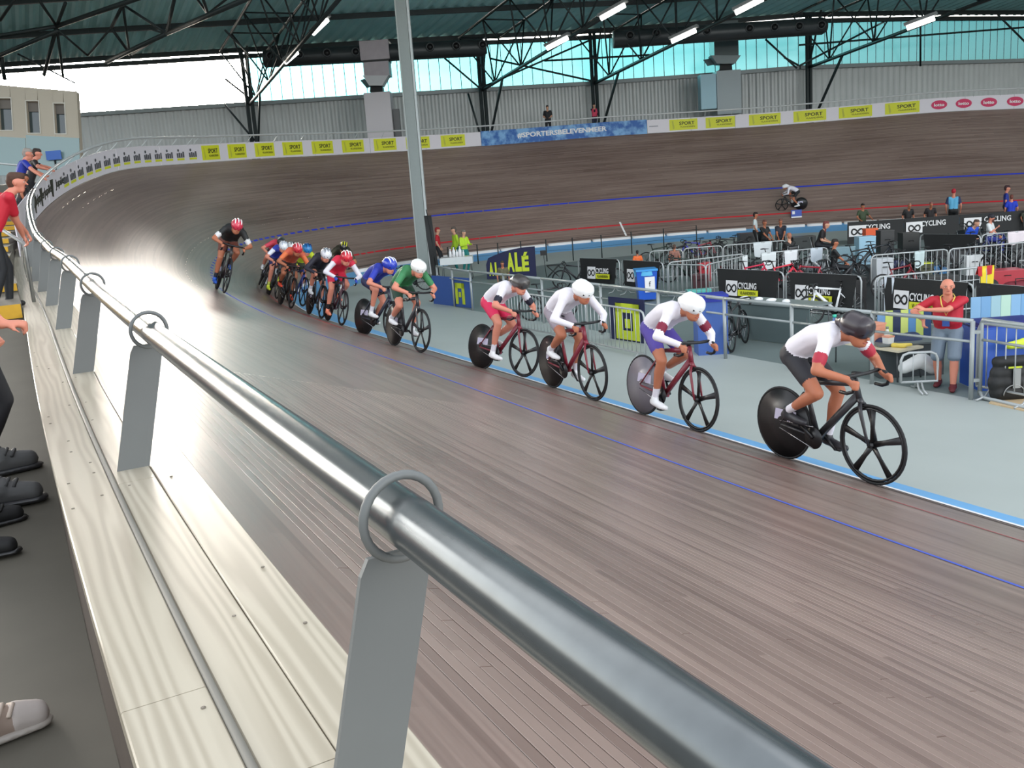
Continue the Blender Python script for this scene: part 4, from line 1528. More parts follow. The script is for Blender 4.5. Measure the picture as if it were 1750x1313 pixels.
def person(label, org, face, height=1.75, top=(60, 60, 60), sleeve=None, legs=(40, 40, 46), skin=None, hair=(60, 42, 30), shoe=(50, 48, 48), pitch=0.0, sit=None, hands=None, hdir=None, ankles=None, knee_out=0.12, look=(0, 0), short_sleeve=True, shorts=False, vox=0.02, bald=False, hairstyle='short', cap=None, beard=None, group=None, faceful=False, belly=0.0, curl=0.6, elbow=None, hunch=0.0, hands_w=None, shoe_k=1.0, shoe_style=None, girth=1.0):
    """org: spot on the ground; face: direction faced"""
    f = np.array([face[0], face[1], 0.0])
    f /= np.linalg.norm(f)
    k = height / 1.75
    lft = np.cross((0, 0, 1), f)
    Mx = Matrix.Identity(4)
    for i in range(3):
        Mx[i][0], Mx[i][1], Mx[i][2], Mx[i][3] = f[i] * k * girth, lft[i] * k * girth, (0, 0, 1)[i] * k, org[i]
    o = thing('person', label, 'person', group=group, mat=Mx)
    sk = skin or SKIN
    if hands_w:
        inv = Mx.inverted()
        hands = [None if q is None else tuple(inv @ Vector(q)) for q in hands_w]
    c_ = lambda q: cloth('%d_%d_%d' % tuple(q), q)
    mats = [sk, c_(top), c_(sleeve or top), c_(legs), c_(shoe)]
    hz = 0.93 if sit is None else sit + 0.10
    hip0 = V(0, 0, hz)
    R = lambda x, y, z: hip0 + V(x * math.cos(pitch) + z * math.sin(pitch), y, z * math.cos(pitch) - x * math.sin(pitch))
    caps = []
    caps.append((R(-0.01, -0.06, 0.0), R(-0.01, 0.06, 0.0), 0.125, 0.125, 3, (V(1, 0, 0), 0.85)))
    for e in (-1, 1):
        caps.append((R(0, 0.055 * e, 0.06), R(0.01 + belly * .5, 0.05 * e, 0.18), 0.112, 0.115 + belly * .4, 1, (V(1, 0, 0), 0.86)))
        caps.append((R(0.01 + belly * .5, 0.05 * e, 0.18), R(hunch * 0.3, 0.075 * e, 0.40), 0.115 + belly * .4, 0.108, 1, (V(1, 0, 0), 0.88)))
        caps.append((R(hunch * 0.3, 0.075 * e, 0.40), R(hunch * 0.6 - 0.01, 0.135 * e, 0.475), 0.10, 0.068, 1))
    sh0 = R(hunch * 0.6, 0, 0.52)
    hd = sh0 + R(0.035 + hunch * 0.8, 0, 0.17) - hip0
    yaw, pit = look
    hf = V(math.cos(yaw) * math.cos(pit), math.sin(yaw) * math.cos(pit), math.sin(pit))
    hs = np.cross((0, 0, 1), hf)
    hs /= np.linalg.norm(hs)
    hu = np.cross(hf, hs)
    caps.append((R(hunch * 0.5, 0, 0.47), hd - hu * 0.05 - hf * 0.015, 0.062, 0.055, 0))
    caps.append((hd + hu * 0.035 - hf * 0.012, hd + hf * 0.012 + hu * 0.02, 0.092, 0.088, 0, (hs, 0.84)))
    caps.append((hd + hf * 0.02, hd + hf * 0.035 - hu * 0.075, 0.072, 0.046, 0, (hs, 0.86)))
    caps.append((hd + hf * 0.098 + hu * 0.012, hd + hf * 0.116 - hu * 0.016, 0.010, 0.015, 0))
    for e in (-1, 1):
        caps.append((hd + hs * 0.079 * e - hf * 0.012 + hu * 0.018, hd + hs * 0.081 * e - hf * 0.016 - hu * 0.018, 0.017, 0.012, 0, (hs, 0.5)))
        sh = R(hunch * 0.6, 0.178 * e, 0.475)
        hh = None
        if hands and hands[(e + 1) // 2] is not None:
            hh = V(*hands[(e + 1) // 2])
        else:
            hh = R(0.10, 0.25 * e, -0.02) if sit is None else V(0.36, 0.10 * e, sit + 0.18)
        pole = elbow[(e + 1) // 2] if elbow and elbow[(e + 1) // 2] is not None else (-0.8, 0.5 * e, -0.35)
        el = ik(sh, hh, 0.29, 0.255, pole)
        if short_sleeve:
            mid = sh + (el - sh) * 0.66
            caps += [(sh, mid, 0.066, 0.06, 2), (mid, el, 0.048, 0.043, 0), (el, el + (hh - el) * 0.35, 0.043, 0.043, 0), (el + (hh - el) * 0.35, hh, 0.043, 0.027, 0)]
        else:
            caps += [(sh, el, 0.064, 0.05, 2), (el, hh, 0.049, 0.036, 2)]
        dd = (hh - el) if not (hdir and hdir[(e + 1) // 2] is not None) else V(*hdir[(e + 1) // 2][0])
        nn = V(0, -1.0 * e, 0.15) if not (hdir and hdir[(e + 1) // 2] is not None) else V(*hdir[(e + 1) // 2][1])
        caps += hand_caps(hh, dd, nn, 0, -e, curl)
        hip = hip0 + V(0, 0.09 * e, -0.02)
        if ankles is not None:
            an = V(*ankles[(e + 1) // 2])
        elif sit is None:
            an = V(-0.01 + 0.03 * e, 0.105 * e, 0.085)
        else:
            an = V(0.44, 0.12 * e, 0.085)
        kn = ik(hip, an, 0.435, 0.42, (1, knee_out * e, 0.3 if sit is not None else 0))
        lr = 0.012 if not shorts else 0.016
        if shorts:
            m = hip + (kn - hip) * 0.93
            caps += [(hip, m, 0.098, 0.086, 3), (m, kn, 0.058, 0.054, 0), (kn, kn + (an - kn) * 0.35 - V(0.012, 0, 0), 0.052, 0.056, 0), (kn + (an - kn) * 0.35 - V(0.012, 0, 0), an, 0.056, 0.036, 0)]
        else:
            caps += [(hip, kn, 0.098, 0.064, 3), (kn, kn + (an - kn) * 0.35, 0.064, 0.062, 3), (kn + (an - kn) * 0.35, an, 0.062, 0.046, 3)]
        q_ = shoe_k
        zz = an[2] - 0.085
        S_ = lambda x, y, z: V(an[0] + x * q_, an[1] + y * q_, zz + z * q_)
        shb = body('shoe', [(S_(-0.045, 0, 0.05), S_(0.06, 0, 0.055), 0.045 * q_, 0.046 * q_, 0), (S_(0.06, 0, 0.045), S_(0.15, 0.012 * e, 0.037), 0.044 * q_, 0.034 * q_, 0), (S_(-0.03, 0, 0.055), S_(-0.01, 0, 0.095), 0.045 * q_, 0.045 * q_, 0)], [mats[4]], 0.014 if shoe_style is None else 0.010, o, 2)
        if shoe_style:
            sole_c, cap_c, lace_c = shoe_style
            ft = (V(0, 0, 1), 0.36)
            body('sole', [(S_(-0.045, 0, 0.014), S_(0.05, 0, 0.014), 0.050 * q_, 0.052 * q_, 0, ft), (S_(0.05, 0, 0.014), S_(0.158, 0.012 * e, 0.014), 0.052 * q_, 0.040 * q_, 0, ft)], [col(*sole_c)], 0.009, shb, 1)
            if cap_c:
                body('toe_cap', [(S_(0.118, 0.008 * e, 0.042), S_(0.156, 0.012 * e, 0.036), 0.042 * q_, 0.036 * q_, 0)], [c_(cap_c)], 0.008, shb, 2)
            mb = MB()
            for j in range(4):
                x_ = 0.035 + 0.022 * j
                mb.tube([S_(x_, -0.034, 0.086 - 0.006 * j), S_(x_ + 0.012, 0, 0.104 - 0.007 * j), S_(x_, 0.034, 0.086 - 0.006 * j)], 0.006 * q_, 6)
            mb.build('laces', c_(lace_c), shb)
    body('body', caps, mats, vox, o, 4 if vox > 0.012 else 6)
    hm = mat('hair_%d_%d_%d' % tuple(hair), srgb(*hair), 0.75, noise=0.3, nscale=40, bump=0.4)
    if cap:
        h = body('cap', [(hd + hu * 0.05 - hf * 0.02, hd + hu * 0.055 + hf * 0.015, 0.099, 0.096, 0, (hs, 0.88)), (hd + hu * 0.06 + hf * 0.08, hd + hu * 0.05 + hf * 0.15, 0.05, 0.04, 0, (hu, 0.25))], [c_(cap)], 0.014, o, 3)
    elif not bald:
        hc = [(hd + hu * 0.065 - hf * 0.03, hd + hu * 0.075 + hf * 0.035, 0.085, 0.066, 0, (hs, 0.98)), (hd + hu * 0.02 - hf * 0.052, hd - hu * 0.02 - hf * 0.05, 0.074, 0.062, 0, (hs, 1.02))]
        if hairstyle == 'long':
            hc += [(hd - hf * 0.05, hd - hf * 0.055 - hu * 0.20, 0.075, 0.05, 0)]
        if hairstyle == 'quiff':
            hc += [(hd + hu * 0.085 + hf * 0.03, hd + hu * 0.098 + hf * 0.075, 0.05, 0.032, 0)]
        body('hair', hc, [hm], 0.012 if vox < 0.016 else 0.018, o, 3)
    else:
        body('hair', [(hd + hu * 0.04 - hf * 0.055, hd + hu * 0.0 - hf * 0.05, 0.060, 0.058, 0, (hs, 1.25))], [hm], 0.016, o, 3)
    if beard:
        body('beard', [(hd + hf * 0.06 - hu * 0.085, hd + hf * 0.06 - hu * 0.07, 0.045, 0.045, 0)], [mat('beard_hair', srgb(*beard), 0.8)], 0.014, o, 2)
    if faceful:
        for e in (-1, 1):
            c = hd + hf * 0.088 + hs * 0.034 * e + hu * 0.014
            eo = MB().ell(c - hf * 0.005, (0.0105, 0.0115, 0.0055), (hf, hs, hu), 10, 7).build('eye', EYEW, o)
            MB().ell(c + hf * 0.001, (0.0065, 0.0065, 0.0065), (hf, hs, hu), 8, 6).build('iris', EYED, eo)
            MB().tube([c + hf * 0.012 + hu * 0.020 - hs * 0.018, c + hf * 0.015 + hu * 0.025, c + hf * 0.008 + hu * 0.021 + hs * 0.018], [0.003, 0.005, 0.003], 6).build('eyebrow', hm if not bald else mat('grey_brow', srgb(120, 104, 92), 0.8), o)
        MB().tube([hd + hf * 0.080 - hu * 0.050 + hs * 0.026, hd + hf * 0.092 - hu * 0.049, hd + hf * 0.080 - hu * 0.050 - hs * 0.026], [0.003, 0.006, 0.003], 6).build('mouth', LIP, o)
    return o


def to_cam(p):
    d = CAM - np.asarray(p)
    return np.array([d[0], d[1], 0])


def flat_dir(px0, px1, y=450, t=30):
    d = at(px1, y, t) - at(px0, y, t)
    return np.array([d[0], d[1], 0]) / np.linalg.norm(d[:2])


RIGHT = np.array([CR[0], CR[1], 0]) / np.linalg.norm(CR[:2])      # towards the right of the view, level
AWAY = np.array([CF[0], CF[1], 0]) / np.linalg.norm(CF[:2])


def stand_at(px, py_top, t, floor=FLOOR):
    """ground spot below a head whose top is seen there; returns spot and stature"""
    p = at(px, py_top, t)
    return np.array([p[0], p[1], floor]), p[2] - floor


# ---------------------------------------------------------------- fence of tube frames round the infield
fence = thing('infield_fence', 'silver tube railing between grey apron and infield', 'fence')
FH_ = 1.22
fb = [hit(*p) for p in [(1659, 683), (1490, 656), (1354, 633), (1240, 613), (1128, 591), (1030, 572), (930, 553), (865, 541), (808, 531), (777, 524), (751, 516)]]
FT = mat('silver_fence_tube', srgb(158, 164, 164), 0.45, 0.35)
for i, p in enumerate(fb):
    MB().cyl(p, p + V(0, 0, FH_), 0.035, 10).build('post', FT, fence)
for i in range(len(fb) - 1):
    a, b_ = fb[i], fb[i + 1]
    MB().cyl(a + V(0, 0, FH_), b_ + V(0, 0, FH_), 0.035, 10).build('top_rail', FT, fence)
    MB().cyl(a + V(0, 0, FH_ * 0.74), b_ + V(0, 0, FH_ * 0.74), 0.022, 8).build('mid_rail', FT, fence)
gate = thing('fence_gate', 'silver tube gate section right of the man in the red shirt', 'gate')
g0, g1 = hit(1674, 682), hit(1800, 712)
mb = MB()
top = V(0, 0, FH_ + 0.02)
mb.tube([g0 + V(0, 0, 0.06), g0 + top - V(0, 0, 0.06), g0 + top + (g1 - g0) * 0.02, g1 + top], 0.033, 10)
mb.build('frame', FT, gate)
MB().tube([g0 + V(0, 0, 0.12), g0 + (g1 - g0) * 0.05 + V(0, 0, 0.03), g1 + V(0, 0, 0.03)], 0.033, 10).build('bottom_rail', FT, gate)
MB().cyl(g0 + V(0, 0, FH_ * 0.76), g1 + V(0, 0, FH_ * 0.76), 0.022, 8).build('mid_rail', FT, gate)
for z in (0.3, 1.05):
    MB().beam(fb[0] + V(0, 0, z), g0 + V(0, 0, z), 0.05, 0.05).build('hinge', FT, gate)
ff = thing('far_mesh_fence', 'thin dark posts and wire of the far infield fence', 'fence')
q = [hit(*p) for p in [(768, 462), (818, 458), (853, 455), (892, 452), (935, 449), (980, 446), (1029, 441), (1080, 435), (1135, 429), (1191, 423)]]
for p in q:
    MB().cyl(p, p + V(0, 0, 1.1), 0.028, 6).build('post', STEEL, ff)
for a, b_ in zip(q[:-1], q[1:]):
    MB().cyl(a + V(0, 0, 1.1), b_ + V(0, 0, 1.1), 0.006, 4).build('wire', STEEL, ff)
    MB().cyl(a + V(0, 0, .55), b_ + V(0, 0, .55), 0.006, 4).build('wire', STEEL, ff)

# ---------------------------------------------------------------- crowd barriers and the banners over them
BAR = mat('barrier_steel', srgb(176, 180, 180), 0.4, 0.3)
bargrp = 'galvanised crowd barriers of the team pens'
_barme = {}


def barrier(label, A, B, h=1.1, bars=13, legs=True, m=None):
    """A, B: where its two top corners are seen; stands on the infield floor"""
    a, b_ = hit(*A, FLOOR + h), hit(*B, FLOOR + h)
    a[2] = b_[2] = FLOOR
    L = np.linalg.norm(b_ - a)
    x = (b_ - a) / L
    y = np.cross((0, 0, 1), x)
    Mx = Matrix.Identity(4)
    for i in range(3):
        Mx[i][0], Mx[i][1], Mx[i][2], Mx[i][3] = x[i], y[i], (0, 0, 1)[i], a[i]
    o = thing('crowd_barrier', label, 'barrier', group=bargrp, mat=Mx)
    m = m or BAR
    r = 0.022
    MB().tube([V(0, 0, 0.16), V(0, 0, h - 0.12), V(0.035, 0, h - 0.035), V(0.12, 0, h), V(L - 0.12, 0, h), V(L - 0.035, 0, h - 0.035), V(L, 0, h - 0.12), V(L, 0, 0.16), V(0, 0, 0.16)], r, 8).build('frame', m, o)
    key = round(h, 2)
    if key not in _barme:
        mb = MB().cyl(V(0, 0, 0.16), V(0, 0, h), 0.009, 6)
        _barme[key] = mb.mesh('bar')
        _barme[key].materials.append(m)
    n = max(3, int(L / 0.16))
    for i in range(1, n):
        k = bpy.data.objects.new('bar', _barme[key])
        COL.objects.link(k)
        k.parent = o
        k.location = (L * i / n, 0, 0)
    for e in (0.25, L - 0.25):
        MB().tube([V(e, -0.3, 0.02), V(e, -0.12, 0.05), V(e, 0, 0.17), V(e, 0.12, 0.05), V(e, 0.3, 0.02)], 0.016, 6).build('foot', m, o)
    return o, a, b_, x, y, h


def banner(label, bar, f0=0.06, f1=0.96, drop=0.82, logo=True, skew=0.0, logo_f=0.30, side=None, sag=0.05, txt='CYCLING'):
    """black cloth hung over a barrier, on the side towards the camera"""
    _, a, b_, x, y, h = bar
    L = np.linalg.norm(b_ - a)
    n = y if y @ (CAM - a) > 0 else -y
    o = thing('pen_banner', label, 'banner', group='black cloth banners hung over the barriers')
    rows = []
    for i in range(9):
        v = i / 8
        r = []
        for j in range(15):
            u_ = j / 14
            uu = f0 + (f1 - f0) * u_
            uu = uu + (0.5 - u_) * 0.10 * v * (1 if skew == 0 else skew)
            z = h + 0.02 - drop * v - sag * 0.6 * math.sin(u_ * math.pi) * v
            off = 0.035 + 0.03 * v + 0.02 * math.sin(u_ * 19 + v * 2) * v * (1 - v * .3)
            r.append(a + x * L * uu + n * off + V(0, 0, z))
        rows.append(r)
    back = [[p - n * 0.0 + V(0, 0, 0) for p in rows[0]], [p - n * (0.07 + 0.035) + V(0, 0, -0.12) for p in rows[0]]]
    MB().sheet(rows).sheet(back).build('cloth', BLACKC, o)
    if logo:
        s = 0.40
        xx = x if np.cross(x, (0, 0, 1)) @ n > 0 else -x
        c = a + x * L * (f0 + (f1 - f0) * logo_f) + n * 0.105 + V(0, 0, h - drop * 0.55)
        up = V(0, 0, 1) - n * 0.06
        k = MB().box(c, (s, s, 0.006), (xx, up, np.cross(xx, up))).build('logo_square', WHITE, o)
        cc = c + n * 0.012
        p = []
        for t in np.linspace(0, 2 * math.pi, 33)[:-1]:
            d = 1 + math.sin(t) ** 2
            p.append(cc + xx * 0.155 * math.cos(t) / d * 1.05 + up * 0.26 * math.sin(t) * math.cos(t) / d)
        MB().tube(p, 0.022, 6, closed=True, flat=(n, 0.2)).build('loop_emblem', BLACK, k)
        text_at('lettering', txt, cc + xx * (s / 2 + 0.34) + up * 0.08, xx, up, 0.62, 0.17, WHITE, o, bold=0.02)
        c2 = c + xx * (s / 2 + 0.36) - up * 0.11
        k2 = MB().box(c2, (0.68, 0.16, 0.006), (xx, up, np.cross(xx, up))).build('yellow_strip', YEL, o)
        text_at('lettering', 'VLAANDEREN', c2 + n * 0.012, xx, up, 0.52, 0.085, DARKP, k2)
    return o


B1 = barrier('crowd barrier under the black banner left of the blue bin', (988, 442), (1058, 444))
B2 = barrier('crowd barrier behind the blue wheelie bin', (1062, 445), (1133, 449))
A1 = barrier('crowd barrier under the banner with a full cycling logo', (1220, 460), (1339, 465))
A2 = barrier('crowd barrier behind the white forked bicycle', (1343, 466), (1472, 472))
A3 = barrier('crowd barrier directly behind the man in the red shirt', (1502, 474), (1664, 485))
A4 = barrier('crowd barrier at the right edge behind the fence gate', (1668, 485), (1830, 497))
M1 = barrier('bare crowd barrier slanting behind the blue bin', (1142, 449), (1272, 434))
M2 = barrier('bare crowd barrier crossing low behind the red chair', (1140, 452), (1206, 453))
M2b = barrier('bare crowd barrier meeting the low one in a corner', (1206, 453), (1276, 437))
M3 = barrier('crowd barrier with a white poster hung on it', (1236, 420), (1343, 411))
M4 = barrier('crowd barrier with white towels over it', (1304, 433), (1414, 423))
M5 = barrier('long bare barrier across the right-hand pens, rear one', (1489, 437), (1620, 426))
M5b = barrier('bare barrier continuing the rear pens to the right edge', (1622, 426), (1756, 414))
M6 = barrier('bare barrier right behind the bald man', (1496, 474), (1686, 456))
M7 = barrier('barrier under the dark cloth in the far right pen', (1573, 401), (1676, 402))
M8 = barrier('barrier by the seated man in white, far right', (1678, 401), (1756, 395))
M9 = barrier('short barrier left of the parked bicycles', (1110, 430), (1166, 426))
M10 = barrier('short barrier in front of the parked bicycles', (1168, 425), (1234, 420))
M11 = barrier('low barrier seen behind the pink shorts rider', (868, 498), (1000, 516), h=1.05)
M12 = barrier('low barrier seen between the two white riders', (1002, 517), (1100, 532), h=1.05)
M13 = barrier('small barrier standing beside the bare knees of the man in red', (1540, 604), (1603, 601), h=0.64)
M14 = barrier('barrier before the pale blue backdrop at the right edge', (1672, 552), (1790, 566), h=1.15)
banner('black banner with logo left of the blue bin', B1, logo_f=0.35)
banner('black banner with logo behind the blue bin', B2, logo_f=0.25)
banner('black banner showing the whole cycling logo', A1, logo_f=0.27, drop=0.86)
banner('black banner behind the white forked bicycle', A2, logo_f=0.22, drop=0.86)
banner('black banner with logo behind the bald man', A3, logo_f=0.26, drop=0.8)
banner('black banner with logo at the right edge', A4, logo_f=0.26, drop=0.8)
banner('plain dark cloth over the far right barrier', M7, logo=False, drop=0.5)
# far black boards
far = thing('far_pen_boards', 'low black boards with cycling logos before the far track', 'boards')
fp = [hit(x, y, FLOOR + 1.0) for x, y in [(1448, 380), (1545, 374), (1640, 367), (1765, 359)]]
for i in range(3):
    a, b_ = fp[i].copy(), fp[i + 1].copy()
    a[2] = b_[2] = FLOOR
    x = (b_ - a) / np.linalg.norm(b_ - a)
    n = np.cross(x, (0, 0, 1))
    if n @ (CAM - a) < 0:
        n = -n
    k = MB().quad(a + x * .01, b_ - x * .01, b_ - x * .01 + V(0, 0, 1.0), a + x * .01 + V(0, 0, 1.0), 0.04).build('board', BLACKC, far)
    if i < 3:
        L = np.linalg.norm(b_ - a)
        c = a + x * L * 0.18 + n * 0.03 + V(0, 0, 0.58)
        sq = MB().box(c, (0.75, 0.5, 0.01), (x, V(0, 0, 1), np.cross(x, (0, 0, 1)))).build('logo_square', WHITE, k)
        p = []
        for t in np.linspace(0, 2 * math.pi, 25)[:-1]:
            d = 1 + math.sin(t) ** 2
            p.append(c + n * 0.02 + x * 0.26 * math.cos(t) / d + V(0, 0, 1) * 0.36 * math.sin(t) * math.cos(t) / d - V(0, 0, 0.03))
        MB().tube(p, 0.035, 6, closed=True, flat=(n, 0.2)).build('loop_emblem', BLACK, k)
        text_at('lettering', 'CYCLING', a + x * L * 0.52 + n * 0.03 + V(0, 0, 0.72), x, (0, 0, 1), 1.15, 0.24, WHITE, k, bold=0.02)

# ---------------------------------------------------------------- cloths on barriers
def cloth_on(label, bar, f, w, drop, c, name='towel', side=1):
    _, a, b_, x, y, h = bar
    n = y if y @ (CAM - a) > 0 else -y
    L = np.linalg.norm(b_ - a)
    rows = []
    for i in range(6):
        v = i / 5
        rows.append([a + x * (L * f + w * (u_ - 0.5) * (1 - 0.12 * v)) + n * (0.03 + 0.02 * math.sin(u_ * 9)) + V(0, 0, h + 0.028 - drop * v * (1 + 0.10 * math.sin(u_ * 5))) for u_ in np.linspace(0, 1, 8)])
    rows.insert(0, [p - n * 0.08 + V(0, 0, -0.2) for p in rows[0]])
    o = MB().sheet(rows).build(name, cloth('%d_%d_%d' % c, c))
    return tag(o, label, 'cloth')


cloth_on('white towel hanging at the left end of the towel barrier', M4, 0.08, 0.5, 0.55, (214, 220, 220))
cloth_on('white towel with dark print in the middle of the towel barrier', M4, 0.42, 0.45, 0.45, (222, 224, 226))
cloth_on('pale grey shirt hanging at the right of the towel barrier', M4, 0.82, 0.42, 0.42, (196, 206, 214), 'shirt')
cloth_on('white poster sheet on the barrier behind the towels', M3, 0.62, 0.7, 0.5, (214, 220, 222), 'poster')
cloth_on('white cloth hanging over the corner of the low barriers', M2b, 0.93, 0.35, 0.6, (216, 222, 222))
cloth_on('white bag hanging from the rear right pen barrier', M5, 0.62, 0.3, 0.45, (190, 206, 206), 'bag')
cloth_on('white and red cloth on the far right barrier', M8, 0.75, 0.6, 0.4, (226, 214, 218))
cloth_on('red and yellow flag cloth at the right edge', M6, 1.0, 0.35, 0.8, (226, 200, 40), 'flag')
cloth_on('red strip of cloth above the yellow flag', M6, 0.985, 0.42, 0.22, (190, 40, 44), 'flag')
cloth_on('black jacket hung over the barrier right of the bald man', A4, 0.1, 0.35, 0.5, (24, 24, 28), 'jacket')
cloth_on('white sheet on the barrier beside the bald man', A3, 0.13, 0.3, 1.0, (206, 214, 222), 'sheet')

# ---------------------------------------------------------------- bald man in red leaning on the fence
p0, hgt = stand_at(1622, 474, 15.0)
ms = hgt / 1.75
fce = to_cam(p0) + RIGHT * -1.0
mo = person('bald man in red shirt and grey shorts leaning on the silver fence', p0, to_cam(p0) - RIGHT * 2.6, hgt, top=(178, 22, 44), legs=(112, 126, 140), skin=SKINR, hair=(150, 140, 130), shoe=(96, 30, 36), bald=True, shorts=True, vox=0.0095, faceful=True, girth=1.22, belly=0.05, look=(0.25, -0.05), pitch=0.10, hands=((0.30, -0.25, 1.13), (0.31, -0.23, 1.29)), hdir=(((0.35, 0.1, -0.9), (-0.3, 0.8, -0.2)), ((0.2, -0.75, 0.5), (-0.5, 0.1, -0.6))), elbow=((-0.6, -1.0, 0.1), (0.3, 1.0, -0.35)), curl=0.7, ankles=((-0.06, -0.11, 0.085), (0.20, 0.10, 0.085)))
ln = thing('lanyard', 'yellow lanyard with a blue badge round the neck of the man in red', 'lanyard', mat=mo.matrix_world.copy())
MB().tube([V(-0.02, 0.05, 1.49), V(0.09, 0.085, 1.46), V(0.175, 0.06, 1.36), V(0.185, 0.0, 1.18), V(0.175, -0.06, 1.36), V(0.09, -0.085, 1.46), V(-0.02, -0.05, 1.49)], 0.008, 6).build('strap', mat('lanyard_yellow', srgb(214, 190, 90), 0.6), ln)
MB().box(V(0.195, 0.0, 1.09), (0.012, 0.085, 0.15)).build('badge', mat('badge_blue', srgb(50, 80, 150), 0.5), ln)

# ---------------------------------------------------------------- other people on the infield
def ppl(label, px, py, t, facing, **kw):
    p, h = stand_at(px, py, t)
    if 'sit' in kw:
        kw['height'] = kw.get('height', 1.95)
    else:
        kw['height'] = h
    return person(label, p, facing, vox=kw.pop('vox', 0.026), **kw), p, h


HV = (190, 226, 50)
ppl('marshal in yellow-green jacket standing left of the other', 776, 388, 43, RIGHT * -1 + AWAY * -.4, top=HV, sleeve=HV, legs=(20, 110, 108), short_sleeve=False, hair=(90, 80, 74))
ppl('marshal in yellow-green jacket holding a dark bag, right of the other', 791, 393, 42.2, RIGHT * .8 - AWAY * .7, top=HV, sleeve=HV, legs=(20, 120, 116), short_sleeve=False, hair=(120, 112, 104), hands=((0.28, -0.15, 1.15), (0.3, 0.15, 1.15)))
ppl('person in red top half hidden by the black flag', 746, 389, 44.5, RIGHT, top=(196, 28, 44), legs=(30, 30, 34), hair=(150, 40, 40))
ppl('boy in white T-shirt standing by the parked bicycles', 1290, 363, 42, RIGHT - AWAY * .3, top=(206, 214, 214), legs=(30, 28, 30), skin=SKINT, hair=(34, 26, 24))
def chair_at(label, p, face, seat=0.46, c=(30, 30, 34)):
    f = np.array([face[0], face[1], 0.0])
    f /= np.linalg.norm(f)
    l = np.cross((0, 0, 1), f)
    Mx = Matrix.Identity(4)
    for i in range(3):
        Mx[i][0], Mx[i][1], Mx[i][2], Mx[i][3] = f[i], l[i], (0, 0, 1)[i], p[i]
    o = thing('folding_chair', label, 'chair', mat=Mx, group='folding chairs of the team pens')
    m = col(*c)
    MB().box(V(0.02, 0, seat), (0.42, 0.44, 0.03)).build('seat', m, o)
    MB().tube([V(-0.2, 0, seat + 0.1), V(-0.26, 0, seat + 0.48)], [0.24, 0.22], 10, flat=(V(1, 0, 0), 0.08)).build('backrest', m, o)
    for e in (-1, 1):
        MB().tube([V(0.2, 0.2 * e, 0), V(-0.16, 0.2 * e, seat), V(-0.27, 0.2 * e, seat + 0.5)], 0.012, 6).build('leg', BAR, o)
        MB().tube([V(-0.24, 0.2 * e, 0), V(0.18, 0.2 * e, seat)], 0.012, 6).build('leg', BAR, o)
    return o


def seated(label, px, py, t, facing, clabel, seat=0.48, **kw):
    p, h = stand_at(px, py, t)
    o = person(label, p, facing, height=kw.pop('height', 1.85), sit=seat, vox=0.026, **kw)
    chair_at(clabel, p, facing, seat - 0.02)
    return o


seated('seated person in black beside the boy in white', 1306, 383, 41, RIGHT * .5 - AWAY, 'chair under the seated person in black', top=(24, 24, 26), legs=(20, 20, 22), hair=(110, 70, 60), skin=SKINT)
seated('seated person in dark blue facing the far track', 1334, 381, 41, RIGHT * -.3 - AWAY, 'chair under the person in dark blue', top=(30, 32, 44), legs=(22, 22, 26), hair=(120, 80, 70), skin=SKINT)
seated('girl in black top with reddish hair bending forward on a chair', 1398, 371, 36, RIGHT * .9 - AWAY * .5, 'chair under the girl with reddish hair', top=(26, 22, 24), legs=(24, 26, 32), hair=(120, 62, 58), hairstyle='long', pitch=0.35, height=2.0)
ppl('man in dark green shirt behind the black boards', 1474, 348, 43, -AWAY + RIGHT * .2, top=(52, 66, 40), legs=(40, 40, 40), hair=(40, 30, 26), skin=SKINT, hands=((0.3, -0.3, 1.05), (0.3, 0.3, 1.05)))
ppl('left one of two people in black leaning behind the boards', 1552, 347, 42.6, -AWAY, top=(24, 22, 24), legs=(30, 30, 30), hair=(150, 110, 96), skin=SKINT, hunch=0.1)
ppl('right one of two people in black leaning behind the boards', 1590, 345, 42.6, -AWAY - RIGHT * .2, top=(30, 22, 24), legs=(30, 30, 30), hair=(140, 90, 84), skin=SKINT, hunch=0.1)
ppl('man in red cap and light blue vest standing behind the boards', 1630, 323, 43.5, RIGHT * .5 + AWAY, top=(96, 176, 216), sleeve=(30, 44, 84), legs=(20, 20, 22), cap=(180, 34, 50), skin=SKINR)
ppl('man in dark blue shirt standing at the far right', 1720, 317, 44, RIGHT - AWAY * .4, top=(26, 46, 140), legs=(30, 32, 50), hair=(60, 36, 40), skin=SKINR)
ppl('person in bright blue shirt in front of the dark blue man', 1729, 333, 42.5, AWAY + RIGHT * .3, top=(20, 56, 190), legs=(28, 30, 60), hair=(110, 60, 50), skin=SKINR)
ppl('person in dark clothes at the right edge behind the boards', 1752, 356, 42, -AWAY, top=(60, 62, 50), legs=(40, 40, 40), hair=(60, 44, 40), skin=SKINT)
seated('person in blue shirt bent over on a chair in the far right pen', 1653, 381, 34, RIGHT * .4 - AWAY, 'chair under the bent person in blue', top=(30, 80, 200), legs=(30, 30, 60), pitch=0.55, hair=(90, 70, 60))
seated('bearded man in white shirt and dark cap seated far right', 1692, 373, 34, RIGHT * .6 - AWAY * .6, 'chair under the bearded man in white', top=(220, 224, 224), legs=(50, 60, 140), cap=(40, 40, 48), beard=(90, 50, 40), skin=SKINR, hands=((0.25, -0.05, 0.95), (0.3, 0.1, 0.66)))
seated('man in black seated low behind the front banners', 1425, 418, 29, RIGHT - AWAY * .2, 'chair under the man in black behind the banners', top=(26, 28, 30), legs=(30, 30, 34), hair=(36, 26, 24), skin=SKINT, height=1.75)
